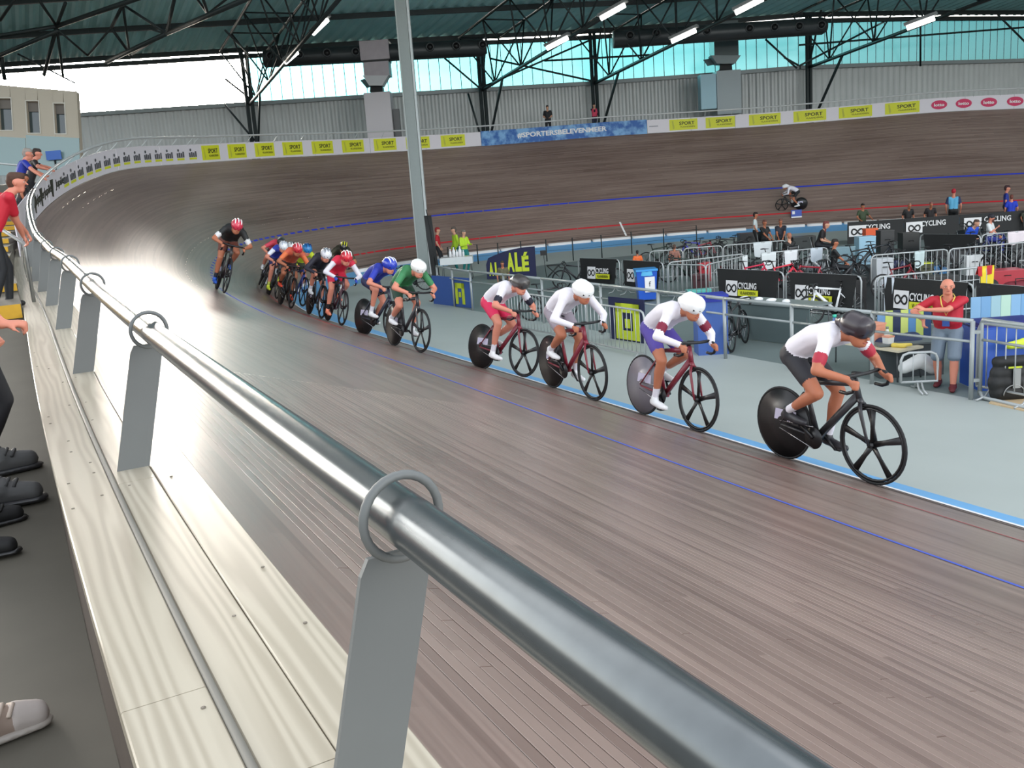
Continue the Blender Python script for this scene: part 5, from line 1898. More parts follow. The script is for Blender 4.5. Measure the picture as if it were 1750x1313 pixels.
seated('person with reddish hair seated behind the towel barrier', 1349, 405, 33, RIGHT * -.2 + AWAY, 'chair under the person behind the towel barrier', top=(30, 28, 28), legs=(30, 30, 34), hair=(170, 110, 84), height=1.75)
ppl('person in dark cap crouching behind the silver fence', 858, 446, 31, -AWAY, top=(90, 86, 60), legs=(40, 40, 44), hair=(60, 50, 36), skin=SKINT)
ppl('person in orange top behind the left black banner', 1089, 428, 33.5, AWAY, top=(236, 110, 50), legs=(30, 30, 34), hair=(24, 22, 24), skin=SKINT)
ppl('person in brown top bending among the parked bicycles', 1152, 418, 33, AWAY + RIGHT * .4, top=(150, 104, 90), legs=(40, 36, 40), hair=(80, 60, 50), skin=SKINT)

# ---------------------------------------------------------------- spectators at the top of the far banking
for lab, px, py, top, slv, legs, kw in [
    ('spectator in black vest standing above the blue banner, left', 935, 180, (24, 24, 28), None, (22, 22, 26), dict(hands=((0.2, -0.16, 1.05), (0.22, 0.12, 1.05)))),
    ('spectator in dark jacket over a pink shirt above the blue banner', 1015, 177, (206, 60, 92), (40, 34, 48), (36, 38, 66), dict(hands=((0.18, 0.02, 1.38), (0.15, 0.2, 1.0)), short_sleeve=False))]:
    p = at(px, py, 54.6)
    s_, d_ = nearest_sd(p)
    zf = float(tp(s_, TW)[2]) + 0.3
    person(lab, np.array([p[0], p[1], zf]), to_cam(p), height=p[2] - zf, top=top, sleeve=slv, legs=legs, hair=(40, 30, 28), vox=0.026, **kw)
# ---------------------------------------------------------------- things standing about the infield
def frame_at(p, x):
    x = np.array([x[0], x[1], 0.0])
    x /= np.linalg.norm(x)
    y = np.cross((0, 0, 1), x)
    Mx = Matrix.Identity(4)
    for i in range(3):
        Mx[i][0], Mx[i][1], Mx[i][2], Mx[i][3] = x[i], y[i], (0, 0, 1)[i], p[i]
    return Mx


# wheelie bin
p = hit(1105, 514)
bn = thing('wheelie_bin', 'blue wheelie bin with white label before the black banner', 'bin', mat=frame_at(p, RIGHT))
BB_ = col(20, 84, 190)
vs = [V(x * w, y * w, z) for z, w in ((0.06, 0.25), (0.92, 0.31)) for x, y in ((-1, -1), (1, -1), (1, 1), (-1, 1))]
MB().add(vs, [(0, 3, 2, 1), (4, 5, 6, 7), (0, 1, 5, 4), (1, 2, 6, 5), (2, 3, 7, 6), (3, 0, 4, 7)]).build('bin_body', BB_, bn)
MB().box(V(0, 0, 0.95), (0.66, 0.68, 0.06)).build('lid', col(60, 150, 220), bn)
rows = [[V(0.34 * math.cos(a), 0.34 * math.sin(a), 0.93 - 0.14 * v + 0.02 * math.sin(a * 7) * v) * (1 + 0.03 * math.sin(a * 5)) for a in np.linspace(0, 2 * math.pi, 25)] for v in (0, 1)]
MB().sheet(rows).build('bin_liner', mat('blue_liner', srgb(90, 180, 226), 0.35), bn)
lb = MB().box(V(0.08, -0.302, 0.52), (0.30, 0.01, 0.46)).build('label', WHITE, bn)
text_at('lettering', 'f', V(0.08, -0.312, 0.54), (1, 0, 0), (0, 0, 1), 0.06, 0.16, BLACK, lb)
for e in (-1, 1):
    MB().cyl(V(0.2 * e - 0.02, 0.27, 0.09), V(0.2 * e + 0.02, 0.27, 0.09), 0.09, 14).build('wheel', BLACK, bn)


def table(label, px, py, t, w, dpt, h, topc, legc=(70, 74, 76), x=None, zt=None):
    p = at(px, py, t)
    p[2] = FLOOR
    o = thing('table', label, 'table', mat=frame_at(p, RIGHT if x is None else x))
    MB().box(V(0, 0, h - 0.02), (w, dpt, 0.04)).build('tabletop', col(*topc), o)
    for i in (-1, 1):
        for j in (-1, 1):
            MB().tube([V(i * (w / 2 - 0.08), j * (dpt / 2 - 0.06), h - 0.04), V(i * (w / 2 - 0.03), j * (dpt / 2 - 0.02), 0)], 0.014, 6).build('leg', col(*legc), o)
    return o, p


def bottle(label, pos, h, c, capc=(240, 240, 240), grp=None):
    o = thing('bottle', label, 'bottle', loc=tuple(pos), group=grp)
    r = h * 0.17
    MB().tube([V(0, 0, 0), V(0, 0, h * 0.62), V(0, 0, h * 0.78), V(0, 0, h * 0.9)], [r, r, r * 0.45, r * 0.4], 12).build('bottle_body', col(*c), o)
    MB().cyl(V(0, 0, h * 0.88), V(0, 0, h), r * 0.5, 10).build('cap', col(*capc), o)
    return o


def on(o, x, y, z):
    return np.array(o.matrix_world @ Vector((x, y, z)))


# first aid table by the marshals
tt, p = table('white folding table in front of the two marshals', 780, 438, 39.5, 1.3, 0.8, 0.95, (214, 216, 216))
p_ = p[2] + 0.95
cs = MB().box(on(tt, 0, 0, 0.80), (1.36, 0.86, 0.28), tuple(np.array(tt.matrix_world.col[i][:3]) for i in range(3))).build('table_cloth', cloth('table_white', (210, 214, 214)))
tag(cs, 'white cloth over the table of the marshals', 'cloth')
for i, (x, h) in enumerate([(-0.25, .34), (-0.1, .40), (0.03, .30), (0.16, .42), (0.3, .26)]):
    bottle('white bottle on the marshals table, %s' % ['leftmost', 'second from the left', 'the short one in the middle', 'tallest', 'rightmost'][i], on(tt, x, 0.0, 0.95), h, (230, 230, 232), grp='white bottles on the marshals table')
# black feather flag beside the column
p = hit(748, 482)
fl = thing('feather_flag', 'black upright flag beside the grey column', 'flag', mat=frame_at(p, RIGHT))
MB().tube([V(0, 0, 0), V(-0.12, 0, 2.3), V(-0.22, 0, 3.0)], 0.02, 6).build('pole', BLACK, fl)
rows = [[V(-0.02 - 0.05 * z - (0.18 if u_ == 0 else -0.14 + 0.02 * z * z * 0.1), 0.03 * math.sin(z * 3 + u_), z) for u_ in (0, 1)] for z in np.linspace(0.25, 2.75, 10)]
MB().sheet(rows).build('flag_cloth', BLACKC, fl)
MB().disc(V(0, 0, 0.02), (0, 0, 1), 0.22, 0.04).build('base', BLACK, fl)
# folding stool and a small tripod screen
p = hit(946, 474)
sto = thing('folding_stool', 'black folding stool standing alone beyond the fence', 'stool', mat=frame_at(p, RIGHT))
MB().box(V(0, 0, 0.48), (0.5, 0.4, 0.03)).build('seat', BLACKC, sto)
for y in (-0.17, 0.17):
    MB().tube([V(-0.24, y, 0), V(0.24, y, 0.47)], 0.014, 6).build('leg', BLACK, sto)
    MB().tube([V(0.24, y, 0), V(-0.24, y, 0.47)], 0.014, 6).build('leg', BLACK, sto)
p = hit(934, 474)
md = thing('rear_view_screen', 'small dark screen on a thin pole left of the stool', 'screen', mat=frame_at(p, RIGHT))
MB().tube([V(0, 0, 0), V(-0.06, 0, 0.9)], 0.012, 6).build('pole', BLACK, md)
MB().box(V(-0.06, 0, 0.98), (0.26, 0.03, 0.2)).build('screen', BLACK, md)

# upright navy banner with yellow letters (arched left end)
NAVY = mat('navy_banner_cloth', srgb(20, 26, 66), 0.55)
LIME = mat('lime_lettering', srgb(196, 210, 48), 0.5)
pa, pb = hit(833, 478), hit(917, 474)
xx = (pb - pa) / np.linalg.norm(pb - pa)
nb = np.cross(xx, (0, 0, 1))
if nb @ (CAM - pa) < 0:
    nb = -nb
L = np.linalg.norm(pb - pa)
vb = thing('letter_banner', 'navy pop-up banner with lime letters behind the fence', 'banner')
outl = [pa + xx * 0.0 + V(0, 0, 0.02), pb + V(0, 0, 0.02), pb + V(0, 0, 1.25)] + [pa + xx * L * (1 - q) + V(0, 0, 1.25 - 0.42 * q ** 2.2) for q in np.linspace(0.1, 0.95, 9)] + [pa + V(0, 0, 0.62)]
n_ = len(outl)
MB().add([p + nb * e for e in (0.03, -0.03) for p in outl], [tuple(range(n_)), tuple(range(2 * n_ - 1, n_ - 1, -1))] + [(i, i + n_, (i + 1) % n_ + n_, (i + 1) % n_) for i in range(n_)]).build('banner_sheet', NAVY, vb)
for ch, f0, w in [('A', 0.50, 0.15), ('L', 0.655, 0.13), ('É', 0.80, 0.14)]:
    text_at('lettering', ch, pa + xx * L * f0 + nb * 0.045 + V(0, 0, 0.66), xx, (0, 0, 1), w * L, 0.78, LIME, vb, bold=0.05)
for ch, f0, w in [('A', 0.10, 0.09), ('L', 0.22, 0.09)]:
    text_at('lettering', ch, pa + xx * L * f0 + nb * 0.045 + V(0, 0, 0.42), xx, (0, 0, 1), w * L, 0.55, LIME, vb, bold=0.05)
# low letter boards standing behind the fence
for lab, x0, y0, x1, y1, h in [('low navy board with one lime letter far along the fence', 736, 520, 803, 528, 0.95), ('low navy board with one big lime letter between the white riders', 1036, 580, 1096, 589, 1.0)]:
    pa, pb = hit(x0, y0), hit(x1, y1)
    xx = (pb - pa) / np.linalg.norm(pb - pa)
    nb = np.cross(xx, (0, 0, 1))
    if nb @ (CAM - pa) < 0:
        nb = -nb
    pa, pb = pa - nb * 0.12, pb - nb * 0.12
    L = np.linalg.norm(pb - pa)
    o = thing('letter_board', lab, 'board')
    MB().quad(pa, pb, pb + V(0, 0, h), pa + V(0, 0, h), 0.03).build('board_sheet', NAVY if x0 > 1000 else mat('blue_board', srgb(60, 92, 160), 0.55), o)
    c = pa + xx * L * (0.55 if x0 > 1000 else 0.72) + nb * 0.02 + V(0, 0, h * 0.46)
    s = 0.42 if x0 > 1000 else 0.34
    mb = MB()
    a_ = s * (1.0 if x0 > 1000 else 0.8)
    for (cx, cz, w, hh) in [(-a_ * .72, 0, a_ * .5, s * 2), (a_ * .72, 0, a_ * .5, s * 2), (0, s * .75, a_ * 1.94, s * .5), (0, -s * .75, a_ * 1.0, s * .5)][: 4 if x0 > 1000 else 3]:
        mb.box(c + xx * cx + V(0, 0, cz), (w, hh, 0.02), (xx, V(0, 0, 1), nb))
    mb.build('lime_letter', LIME, o)
    MB().box(c + V(0, 0, -s * .1), (a_ * .4, s * .5, 0.02), (xx, V(0, 0, 1), nb)).build('lime_letter', LIME, o)

# blue covered case by the fence, with the wheel beside it
p = hit(1222, 608)
bc = thing('blue_case', 'tall blue covered case between white rider and grey table', 'case', mat=frame_at(p - AWAY * 0.0 + AWAY * 0.35, RIGHT))
MB().box(V(0, 0, 0.55), (0.62, 0.5, 1.10)).build('case_body', mat('blue_tarp', srgb(60, 92, 160), 0.6, noise=0.12), bc)
MB().box(V(0, 0, 1.17), (0.66, 0.54, 0.14)).build('case_lid', mat('dark_blue_tarp', srgb(26, 44, 150), 0.5), bc)

# grey-green covered table in the middle distance with white odds and ends
tb_, p = table('long grey table behind the foremost rider', 1330, 548, 20.5, 2.2, 0.8, 0.85, (120, 130, 130), x=A1[3])
o = MB().box(on(tb_, 0, -0.35, 0.42), (2.2, 0.02, 0.8), tuple(np.array(tb_.matrix_world.col[i][:3]) for i in range(3))).build('table_skirt', cloth('grey_green', (84, 98, 98)))
tag(o, 'grey-green cloth hanging down the front of the long table', 'cloth')
for i, (x, w) in enumerate([(-0.85, .34), (-0.45, .24), (-0.1, .30), (0.3, .18)]):
    k = MB().ell(on(tb_, x, -0.1, 0.88), (w / 2, 0.09, 0.05), None, 10, 6).build('crumpled_paper', mat('white_paper', srgb(226, 228, 228), 0.7))
    tag(k, 'white crumpled paper on the long grey table, %s from the left' % ['first', 'second', 'third', 'fourth'][i], 'paper', 'white crumpled papers on the long table')

# cluttered table left of the man in red
t2, p = table('beige table with tubs and bottles left of the man in red', 1478, 640, 16.9, 2.0, 0.6, 0.55, (206, 196, 170), x=A3[3])
ax3 = tuple(np.array(t2.matrix_world.col[i][:3]) for i in range(3))


def tub(label, x, y, w, d_, h, c, name='tub', lid=None, base=0.55):
    o = thing(name, label, 'box', mat=t2.matrix_world @ Matrix.Translation((x, y, base)))
    vs = [V(i * w * q / 2, j * d_ * q / 2, z) for z, q in ((0, 0.86), (h, 1.0)) for i, j in ((-1, -1), (1, -1), (1, 1), (-1, 1))]
    MB().add(vs, [(0, 3, 2, 1), (4, 5, 6, 7), (0, 1, 5, 4), (1, 2, 6, 5), (2, 3, 7, 6), (3, 0, 4, 7)]).build('tub_body', mat('tub_%d_%d_%d' % c, srgb(*c), 0.35), o)
    MB().box(V(0, 0, h), (w * 1.06, d_ * 1.06, 0.025)).build('rim', mat('tub_rim_%d' % (lid or c)[0], srgb(*(lid or c)), 0.4), o)
    return o


tub('pale grey plastic tub on the beige table', -0.32, 0.0, 0.42, 0.34, 0.34, (196, 204, 206), lid=(150, 160, 190))
tub('salmon plastic container beside the grey tub', 0.14, 0.0, 0.36, 0.32, 0.34, (226, 156, 128), name='container')
tub('white squat pot on the beige table by the man in red', 0.56, -0.05, 0.14, 0.14, 0.16, (226, 226, 222), name='pot')
bottle('turquoise topped bottle at the left end of the beige table', on(t2, -0.72, 0, 0.55), 0.42, (70, 110, 170), (60, 200, 170))
bottle('olive bottle second from the left on the beige table', on(t2, -0.62, 0.1, 0.55), 0.26, (110, 116, 80), (230, 230, 220))
bottle('small white bottle right of the salmon container', on(t2, 0.42, 0.08, 0.55), 0.3, (214, 220, 210), (120, 130, 120))
k = body('yellow_cloth', [(V(0.72, -0.1, 0.58), V(0.9, -0.05, 0.58), 0.05, 0.04, 0), (V(0.8, -0.1, 0.59), V(0.95, 0.05, 0.60), 0.04, 0.035, 0)], [cloth('yellow', (224, 200, 90))], 0.02, None)
k.matrix_world = t2.matrix_world.copy()
tag(k, 'yellow cloth lying at the right end of the beige table', 'cloth')
# heaps of clothing behind
for lab, px, py, t, caps, c, nm in [
    ('heap of navy clothing behind the salmon container', 1535, 590, 16.5, [(V(-0.3, 0, 0.0), V(0.25, 0, 0.05), 0.16, 0.18, 0), (V(-0.2, 0, -0.1), V(0.3, 0.05, -0.3), 0.15, 0.12, 0), (V(0.28, 0, 0.02), V(0.42, 0, -0.2), 0.12, 0.12, 0)], (34, 48, 80), 'jacket'),
    ('white crumpled bag behind the small barrier', 1565, 618, 15.6, [(V(-0.2, 0, -0.1), V(0.1, 0, 0.02), 0.10, 0.13, 0), (V(0.1, 0, 0.02), V(0.28, 0, -0.12), 0.13, 0.12, 0)], (206, 208, 206), 'bag')]:
    k = body(nm, caps, [cloth('%d_%d_%d' % c, c)], 0.03, None, 6)
    k.matrix_world = frame_at(at(px, py, t), RIGHT)
    tag(k, lab, 'clothing' if nm == 'jacket' else 'bag')
bx = thing('storage_crate', 'dark crate carrying the clothes behind the beige table', 'crate', mat=frame_at(np.array([*at(1548, 640, 16.5)[:2], FLOOR]), RIGHT))
MB().box(V(0, 0, 0.28), (1.1, 0.5, 0.56)).build('crate_body', mat('crate_grey', srgb(60, 66, 68), 0.6), bx)
MB().box(V(0, 0, 0.575), (1.14, 0.54, 0.03)).build('crate_lid', mat('crate_lid_grey', srgb(96, 104, 104), 0.6), bx)
pb_ = thing('yellow_blue_board', 'blue and yellow striped board behind the man in red', 'board', mat=frame_at(np.array([*at(1545, 560, 17.2)[:2], FLOOR]), RIGHT))
for i, c in enumerate([(110, 150, 190), (200, 214, 110), (40, 50, 80), (206, 218, 120), (90, 140, 190), (200, 214, 110), (60, 80, 120)]):
    MB().box(V(-0.42 + i * 0.14, 0, 0.55), (0.136, 0.03, 0.9)).build('stripe_panel', col(*c), pb_)

p, s_, d_ = track_hit(1361, 373)
sg2 = thing('lap_sign', 'small blue and white sign standing on the far track below the lone white rider', 'sign', mat=frame_at(p, RIGHT))
MB().box(V(0, 0, 0.24), (0.56, 0.06, 0.40)).build('panel', col(50, 80, 170), sg2)
MB().box(V(0, -0.035, 0.06), (0.56, 0.02, 0.07)).build('white_strip', WHITE, sg2)
MB().box(V(-0.16, -0.035, 0.30), (0.14, 0.02, 0.16)).build('white_mark', WHITE, sg2)

# right edge: blue drape, black bag, lime cloth, plywood sheet
pd = np.array([*at(1722, 640, 14.9)[:2], FLOOR])
dr = thing('blue_draped_table', 'table under a bright blue cover at the right edge', 'table', mat=frame_at(pd + AWAY * 0.25, RIGHT))
mb = MB()
rows = [[V(u_ * 0.9 - 0.45, -0.3 - 0.03 * math.sin(u_ * 17) * v, 0.98 - 0.97 * v) for u_ in np.linspace(0, 1, 22)] for v in np.linspace(0, 1, 6)]
mb.sheet(rows)
mb.sheet([[V(u_ * 0.9 - 0.45, y, 0.98 + (0.05 if y > 0 else 0)) for u_ in (0, 1)] for y in (-0.3, 0.4)])
mb.sheet([[V(-0.45, y, z) for y in (-0.3, 0.4)] for z in (0.0, 0.98)])
mb.build('cover', mat('bright_blue_cover', srgb(44, 84, 172), 0.5, noise=0.2, nscale=3), dr)
MB().box(V(0.05, 0.1, 1.02), (0.95, 0.5, 0.10)).build('dark_blue_top', mat('navy_cover', srgb(24, 30, 110), 0.5), dr)
bg_ = thing('black_bag', 'black sports bag with grey label panel at the right edge', 'bag', mat=frame_at(np.array([*at(1726, 668, 14.25)[:2], FLOOR]), RIGHT))
k = body('bag_body', [(V(-0.17, 0, 0.14), V(0.17, 0, 0.14), 0.15, 0.15, 0, (V(0, 1, 0), 0.8)), (V(-0.19, 0, 0.42), V(0.19, 0, 0.42), 0.13, 0.13, 0, (V(0, 1, 0), 0.8)), (V(-0.2, 0, 0.28), V(0.2, 0, 0.28), 0.15, 0.15, 0, (V(0, 1, 0), 0.8)), (V(-0.2, 0, 0.60), V(0.22, 0, 0.60), 0.09, 0.09, 0)], [BLACKC], 0.022, bg_, 4)
MB().box(V(0.03, -0.128, 0.36), (0.11, 0.015, 0.30)).build('label_panel', mat('grey_label', srgb(150, 152, 150), 0.5), bg_)
MB().box(V(0.0, -0.13, 0.53), (0.2, 0.015, 0.025)).build('lime_trim', LIME, bg_)
MB().torus(V(0, -0.13, 0.10), (0, 1, 0), 0.16, 0.009, 20, 6, arc=0.5, start=0).build('piping', GALV, bg_)
k = body('lime_cloth', [(V(-0.12, 0, 0), V(0.2, 0, 0.03), 0.06, 0.09, 0), (V(0.1, 0, 0.02), V(0.35, 0, 0.04), 0.09, 0.08, 0)], [cloth('lime', (206, 222, 60))], 0.025, None)
k.matrix_world = frame_at(at(1738, 590, 14.5), RIGHT)
tag(k, 'lime cloth lying on top of the black bag and blue table', 'cloth')
pl = thing('plywood_sheet', 'pale plywood sheet on the floor inside the gate', 'sheet')
a, b_, c, d_ = hit(1690, 688, FLOOR + .02), hit(1800, 712, FLOOR + .02), hit(1800, 676, FLOOR + .02), hit(1712, 672, FLOOR + .02)
MB().quad(a, b_, c, d_, 0.02).build('sheet', mat('plywood', srgb(196, 172, 136), 0.6, noise=0.1), pl)
bd = thing('backdrop', 'pale blue striped backdrop behind the right edge barrier', 'backdrop', mat=frame_at(np.array([*at(1715, 600, 16.2)[:2], FLOOR]), RIGHT))
for i in range(8):
    MB().box(V(-0.5 + i * 0.17, 0, 0.66), (0.165, 0.02, 1.28)).build('panel', col(*[(126, 170, 206), (110, 158, 200), (150, 186, 196), (176, 208, 190)][i % 4]), bd)

# ---------------------------------------------------------------- parked bicycles
parkgrp = 'bicycles parked in the team pens'


def parked(label, px, py, dirx, fc, tilt=0.12, k=1.05, spokes=14):
    p = hit(px, py)
    x = np.array([dirx[0], dirx[1], 0.0])
    x /= np.linalg.norm(x)
    y0 = np.cross((0, 0, 1), x)
    u = V(0, 0, 1) * math.cos(tilt) + y0 * math.sin(tilt)
    y = np.cross(u, x)
    org = p - x * 0.5 * k
    Mx = Matrix.Identity(4)
    for i in range(3):
        Mx[i][0], Mx[i][1], Mx[i][2], Mx[i][3] = x[i] * k, y[i] * k, u[i] * k, org[i]
    b_, _ = bicycle(label, fc, Mx, disc=False, group=parkgrp, spokes=spokes, name='parked_bicycle')
    crank(b_, 0.6)


parked('black bicycle half hidden behind the left black banner', 985, 494, RIGHT * -1 + AWAY * .3, (40, 40, 44))
parked('black bicycle leaning on the left black banner', 1030, 495, RIGHT + AWAY * .1, (28, 28, 30), 0.2)
parked('dark bicycle parked at the left end behind the bins', 1128, 459, RIGHT, (36, 52, 44))
parked('black bicycle with white saddle second in the parked row', 1162, 457, RIGHT * .9 + AWAY * .3, (44, 44, 48))
parked('blue bicycle with raised bars in the parked row', 1185, 448, RIGHT * -1, (60, 60, 170))
parked('red bicycle in the middle of the parked row', 1206, 452, RIGHT + AWAY * .4, (150, 50, 60))
parked('black bicycle with high black bars near the boy in white', 1245, 442, RIGHT * -.9 + AWAY * .2, (26, 26, 28))
parked('black bicycle in the row under the boy in white', 1268, 446, RIGHT + AWAY * .2, (34, 34, 36))
parked('red bicycle behind the banner with the full logo', 1290, 502, RIGHT + AWAY * .1, (206, 36, 74))
parked('white and red bicycle standing between the two front banners', 1340, 503, RIGHT + AWAY * .2, (226, 60, 80))
parked('dark red bicycle behind the white forked one', 1385, 504, RIGHT * -1, (160, 30, 50))
parked('white bicycle leaning against the black banner behind the foremost rider', 1422, 553, RIGHT * -1 - AWAY * .1, (230, 232, 232), -0.15)
parked('black bicycle in the pen right of the seated man in black', 1470, 470, RIGHT, (30, 32, 34))
parked('black bicycle with red trim behind the bald man', 1540, 510, RIGHT + AWAY * .2, (120, 24, 34))
parked('black bicycle in the rear right pen, left one', 1560, 478, RIGHT * -1, (32, 32, 34))
parked('grey bicycle in the rear right pen, right one', 1640, 472, RIGHT + AWAY * .1, (70, 72, 76))
parked('dark bicycle at the far right edge of the pens', 1725, 470, RIGHT * -1 + AWAY * .3, (40, 40, 44))
parked('black bicycle standing behind the blue case', 1264, 594, AWAY * .9 + RIGHT * .5, (30, 30, 32), 0.1, 1.1)
parked('black bicycle behind the railing under the pink shorts rider', 940, 545, RIGHT + AWAY * .2, (36, 38, 40))
parked('dark bicycle leaning near the grey column', 706, 497, RIGHT * -1 + AWAY * .3, (50, 52, 54))
parked('black bicycle with turned down bars far right behind the boards', 1662, 422, RIGHT * -1, (24, 24, 26))

for a in [('dark bicycle just right of the red ones behind the front banners', 1445, 494, RIGHT + AWAY * .2, (30, 30, 34)), ('white and black bicycle left of the seated man in black', 1400, 478, RIGHT * -1, (190, 194, 196)),
          ('grey bicycle under the white towels', 1325, 474, RIGHT + AWAY * .1, (90, 94, 98)), ('black bicycle under the middle white towel', 1352, 476, RIGHT * -1 + AWAY * .2, (26, 26, 28)),
          ('dark bicycle left in the pen behind the red trimmed one', 1505, 462, RIGHT, (30, 34, 40)), ('black bicycle behind the white plastic crate', 1690, 466, RIGHT * -1, (26, 26, 28)),
          ('dark green bicycle behind the low crossing barrier', 1168, 482, RIGHT * -1 + AWAY * .2, (40, 56, 50)), ('black bicycle at the right end of the parked row', 1222, 455, RIGHT + AWAY * .2, (30, 30, 30)),
          ('dark blue bicycle in the pen below the bearded man', 1700, 443, RIGHT, (40, 50, 110)), ('black bicycle in the pen below the bent person in blue', 1640, 446, RIGHT * -1, (30, 30, 32))]:
    parked(*a)
MAT_ = mat('added_dark_mat', srgb(34, 36, 38), 0.7, noise=0.2, nscale=2)  # dark sheets added only to darken the floor inside the pens
for lab, q in [('added dark mat darkening the floor of the middle pens', [(1240, 522), (1500, 545), (1490, 446), (1250, 448)]), ('added dark mat darkening the floor of the right-hand pens', [(1504, 545), (1790, 566), (1790, 436), (1496, 446)])]:
    a, b_, c, d_ = [hit(x, y, FLOOR + 0.012) for x, y in q]
    tag(MB().quad(a, b_, c, d_, 0.012).build('added_floor_mat', MAT_), lab, 'mat')


# cases, bags and boxes in the pens
def sports_bag(label, px, py, c, L=0.7, x=None):
    o = thing('sports_bag', label, 'bag', mat=frame_at(hit(px, py), RIGHT if x is None else x), group='sports bags lying in the pens')
    body('bag_body', [(V(-L * .36, 0, 0.17), V(L * .36, 0, 0.17), 0.165, 0.165, 0), (V(-L * .3, 0, 0.24), V(L * .3, 0, 0.25), 0.10, 0.12, 0)], [cloth('%d_%d_%d' % c, c)], 0.03, o, 3)
    MB().tube([V(-0.14, -0.13, 0.26), V(-0.11, -0.06, 0.40), V(0.11, -0.06, 0.40), V(0.14, -0.13, 0.26)], 0.014, 6).build('handle', BLACK, o)


for a in [('black sports bag left of the red bicycles', 1268, 500, (26, 26, 30)), ('red sports bag between the front banners and towels', 1312, 492, (150, 26, 46)), ('grey sports bag under the pale grey shirt', 1392, 466, (90, 96, 100)), ('white sports bag behind the black crate', 1336, 462, (190, 196, 198)),
          ('navy sports bag right of the white cooler box', 1530, 462, (30, 36, 70)), ('black sports bag left of the lime topped pot', 1560, 490, (24, 24, 26)), ('dark green sports bag by the dark cloth barrier', 1600, 462, (40, 56, 50)), ('black sports bag right of the bald man', 1680, 500, (24, 25, 28)), ('blue sports bag in the rear right pen', 1596, 474, (60, 120, 170)), ('maroon sports bag at the right edge', 1740, 502, (110, 26, 40))]:
    sports_bag(*a)


def case(label, px, py, w, d_, h, c, name='gear_case', x=None, lid=None):
    p = hit(px, py)
    o = thing(name, label, 'case', mat=frame_at(p, RIGHT if x is None else x))
    MB().box(V(0, 0, h / 2), (w, d_, h)).build('case_body', col(*c), o)
    MB().box(V(0, 0, h + 0.012), (w * 1.03, d_ * 1.03, 0.024)).build('case_lid', col(*(lid or tuple(min(255, q + 20) for q in c))), o)
    MB().tube([V(-0.09, -d_ / 2 - 0.015, h * 0.7), V(-0.07, -d_ / 2 - 0.045, h * 0.72), V(0.07, -d_ / 2 - 0.045, h * 0.72), V(0.09, -d_ / 2 - 0.015, h * 0.7)], 0.012, 6).build('handle', BLACK, o)
    return o


for a in [('red stool case right of the blue bin', 1204, 480, .4, .4, .62, (176, 40, 50)), ('dark maroon case below the red one', 1196, 494, .5, .4, .45, (70, 30, 36)), ('turquoise crate low behind the silver fence', 1194, 510, .7, .4, .25, (90, 190, 180)),
          ('black flight case under the boy in white', 1282, 424, 1.1, .6, .7, (26, 26, 30)), ('black speaker like case in the far pens, left', 1512, 445, .5, .5, 1.1, (38, 40, 42)), ('black case in the far pens, right of the first', 1552, 442, .6, .5, .95, (34, 36, 36)),
          ('white water cooler box behind the seated man in black', 1478, 452, .6, .5, 1.0, (150, 190, 210)), ('pale grey box under the red trimmed bicycle', 1508, 488, .5, .4, .8, (196, 200, 204)), ('red mat case behind the barrier right of the bald man', 1712, 486, 1.0, .6, .4, (170, 34, 50)),
          ('black soft case under the dark cloth', 1625, 448, 1.4, .6, .7, (30, 30, 34)), ('grey box right of the towel barrier', 1440, 462, .7, .5, .8, (120, 150, 160)), ('dark case left of the girl with reddish hair', 1372, 428, 1.0, .6, .6, (40, 46, 46)), ('orange case below the far black boards', 1487, 431, .5, .4, .95, (226, 90, 40)), ('black box left of the red bicycles', 1252, 486, .7, .5, .6, (24, 24, 26)), ('black crate between the two middle barriers', 1180, 470, .8, .5, .6, (40, 42, 44)), ('black box right of the white bicycle', 1450, 512, .8, .5, .6, (24, 24, 26)), ('lime topped pot case right of the rear bicycles', 1578, 478, .4, .4, .5, (60, 64, 40), 'gear_case', None, (206, 214, 50)), ('white plastic crate in the rear right pen', 1660, 470, .5, .4, .6, (214, 216, 216)), ('dark box at the right edge of the rear pen', 1742, 446, .8, .5, .7, (36, 38, 40)), ('black box in the front right pen', 1600, 500, 1.0, .5, .45, (30, 32, 34))]:
    case(*a)

# ---------------------------------------------------------------- spectators on the near left
p0 = at(6, 528, 11.0)
ys, yh = 10.9, None
org = at(7, 528, 10.8)
ym = person('young man in red T-shirt and black trousers leaning over the parapet', org, RIGHT * .75 + AWAY * .65, 1.62, top=(186, 22, 44), legs=(20, 22, 26), skin=SKINR, hair=(74, 48, 34), hairstyle='quiff', shoe=(30, 28, 30), pitch=0.46, hands_w=(at(40, 404, 11.0), at(46, 398, 11.5)), hdir=(((0.35, 0, -0.95), (-0.9, 0, -0.3)), ((0.35, -0.1, -0.95), (-0.9, 0, -0.3))), elbow=((-0.6, -0.8, 0.1), (-0.7, 0.6, 0.1)), vox=0.0115, faceful=True, look=(-0.35, -0.02), hunch=0.04, ankles=((-0.12, -0.1, 0.085), (0.10, 0.1, 0.085)), curl=0.8)
hr_ = thing('stair_rail', 'short grey tube rail the young man in red leans on', 'railing')
a, b_ = at(-40, 366, 11.6), at(41, 416, 11.25)
MB().tube([a, b_, np.array([b_[0], b_[1], b_[2] - 0.05]), np.array([b_[0], b_[1], 2.05])], 0.022, 8).build('rail_tube', GALV, hr_)
def terrace(px, t, z):
    p = at(px, 380, t)
    p[2] = z
    return p


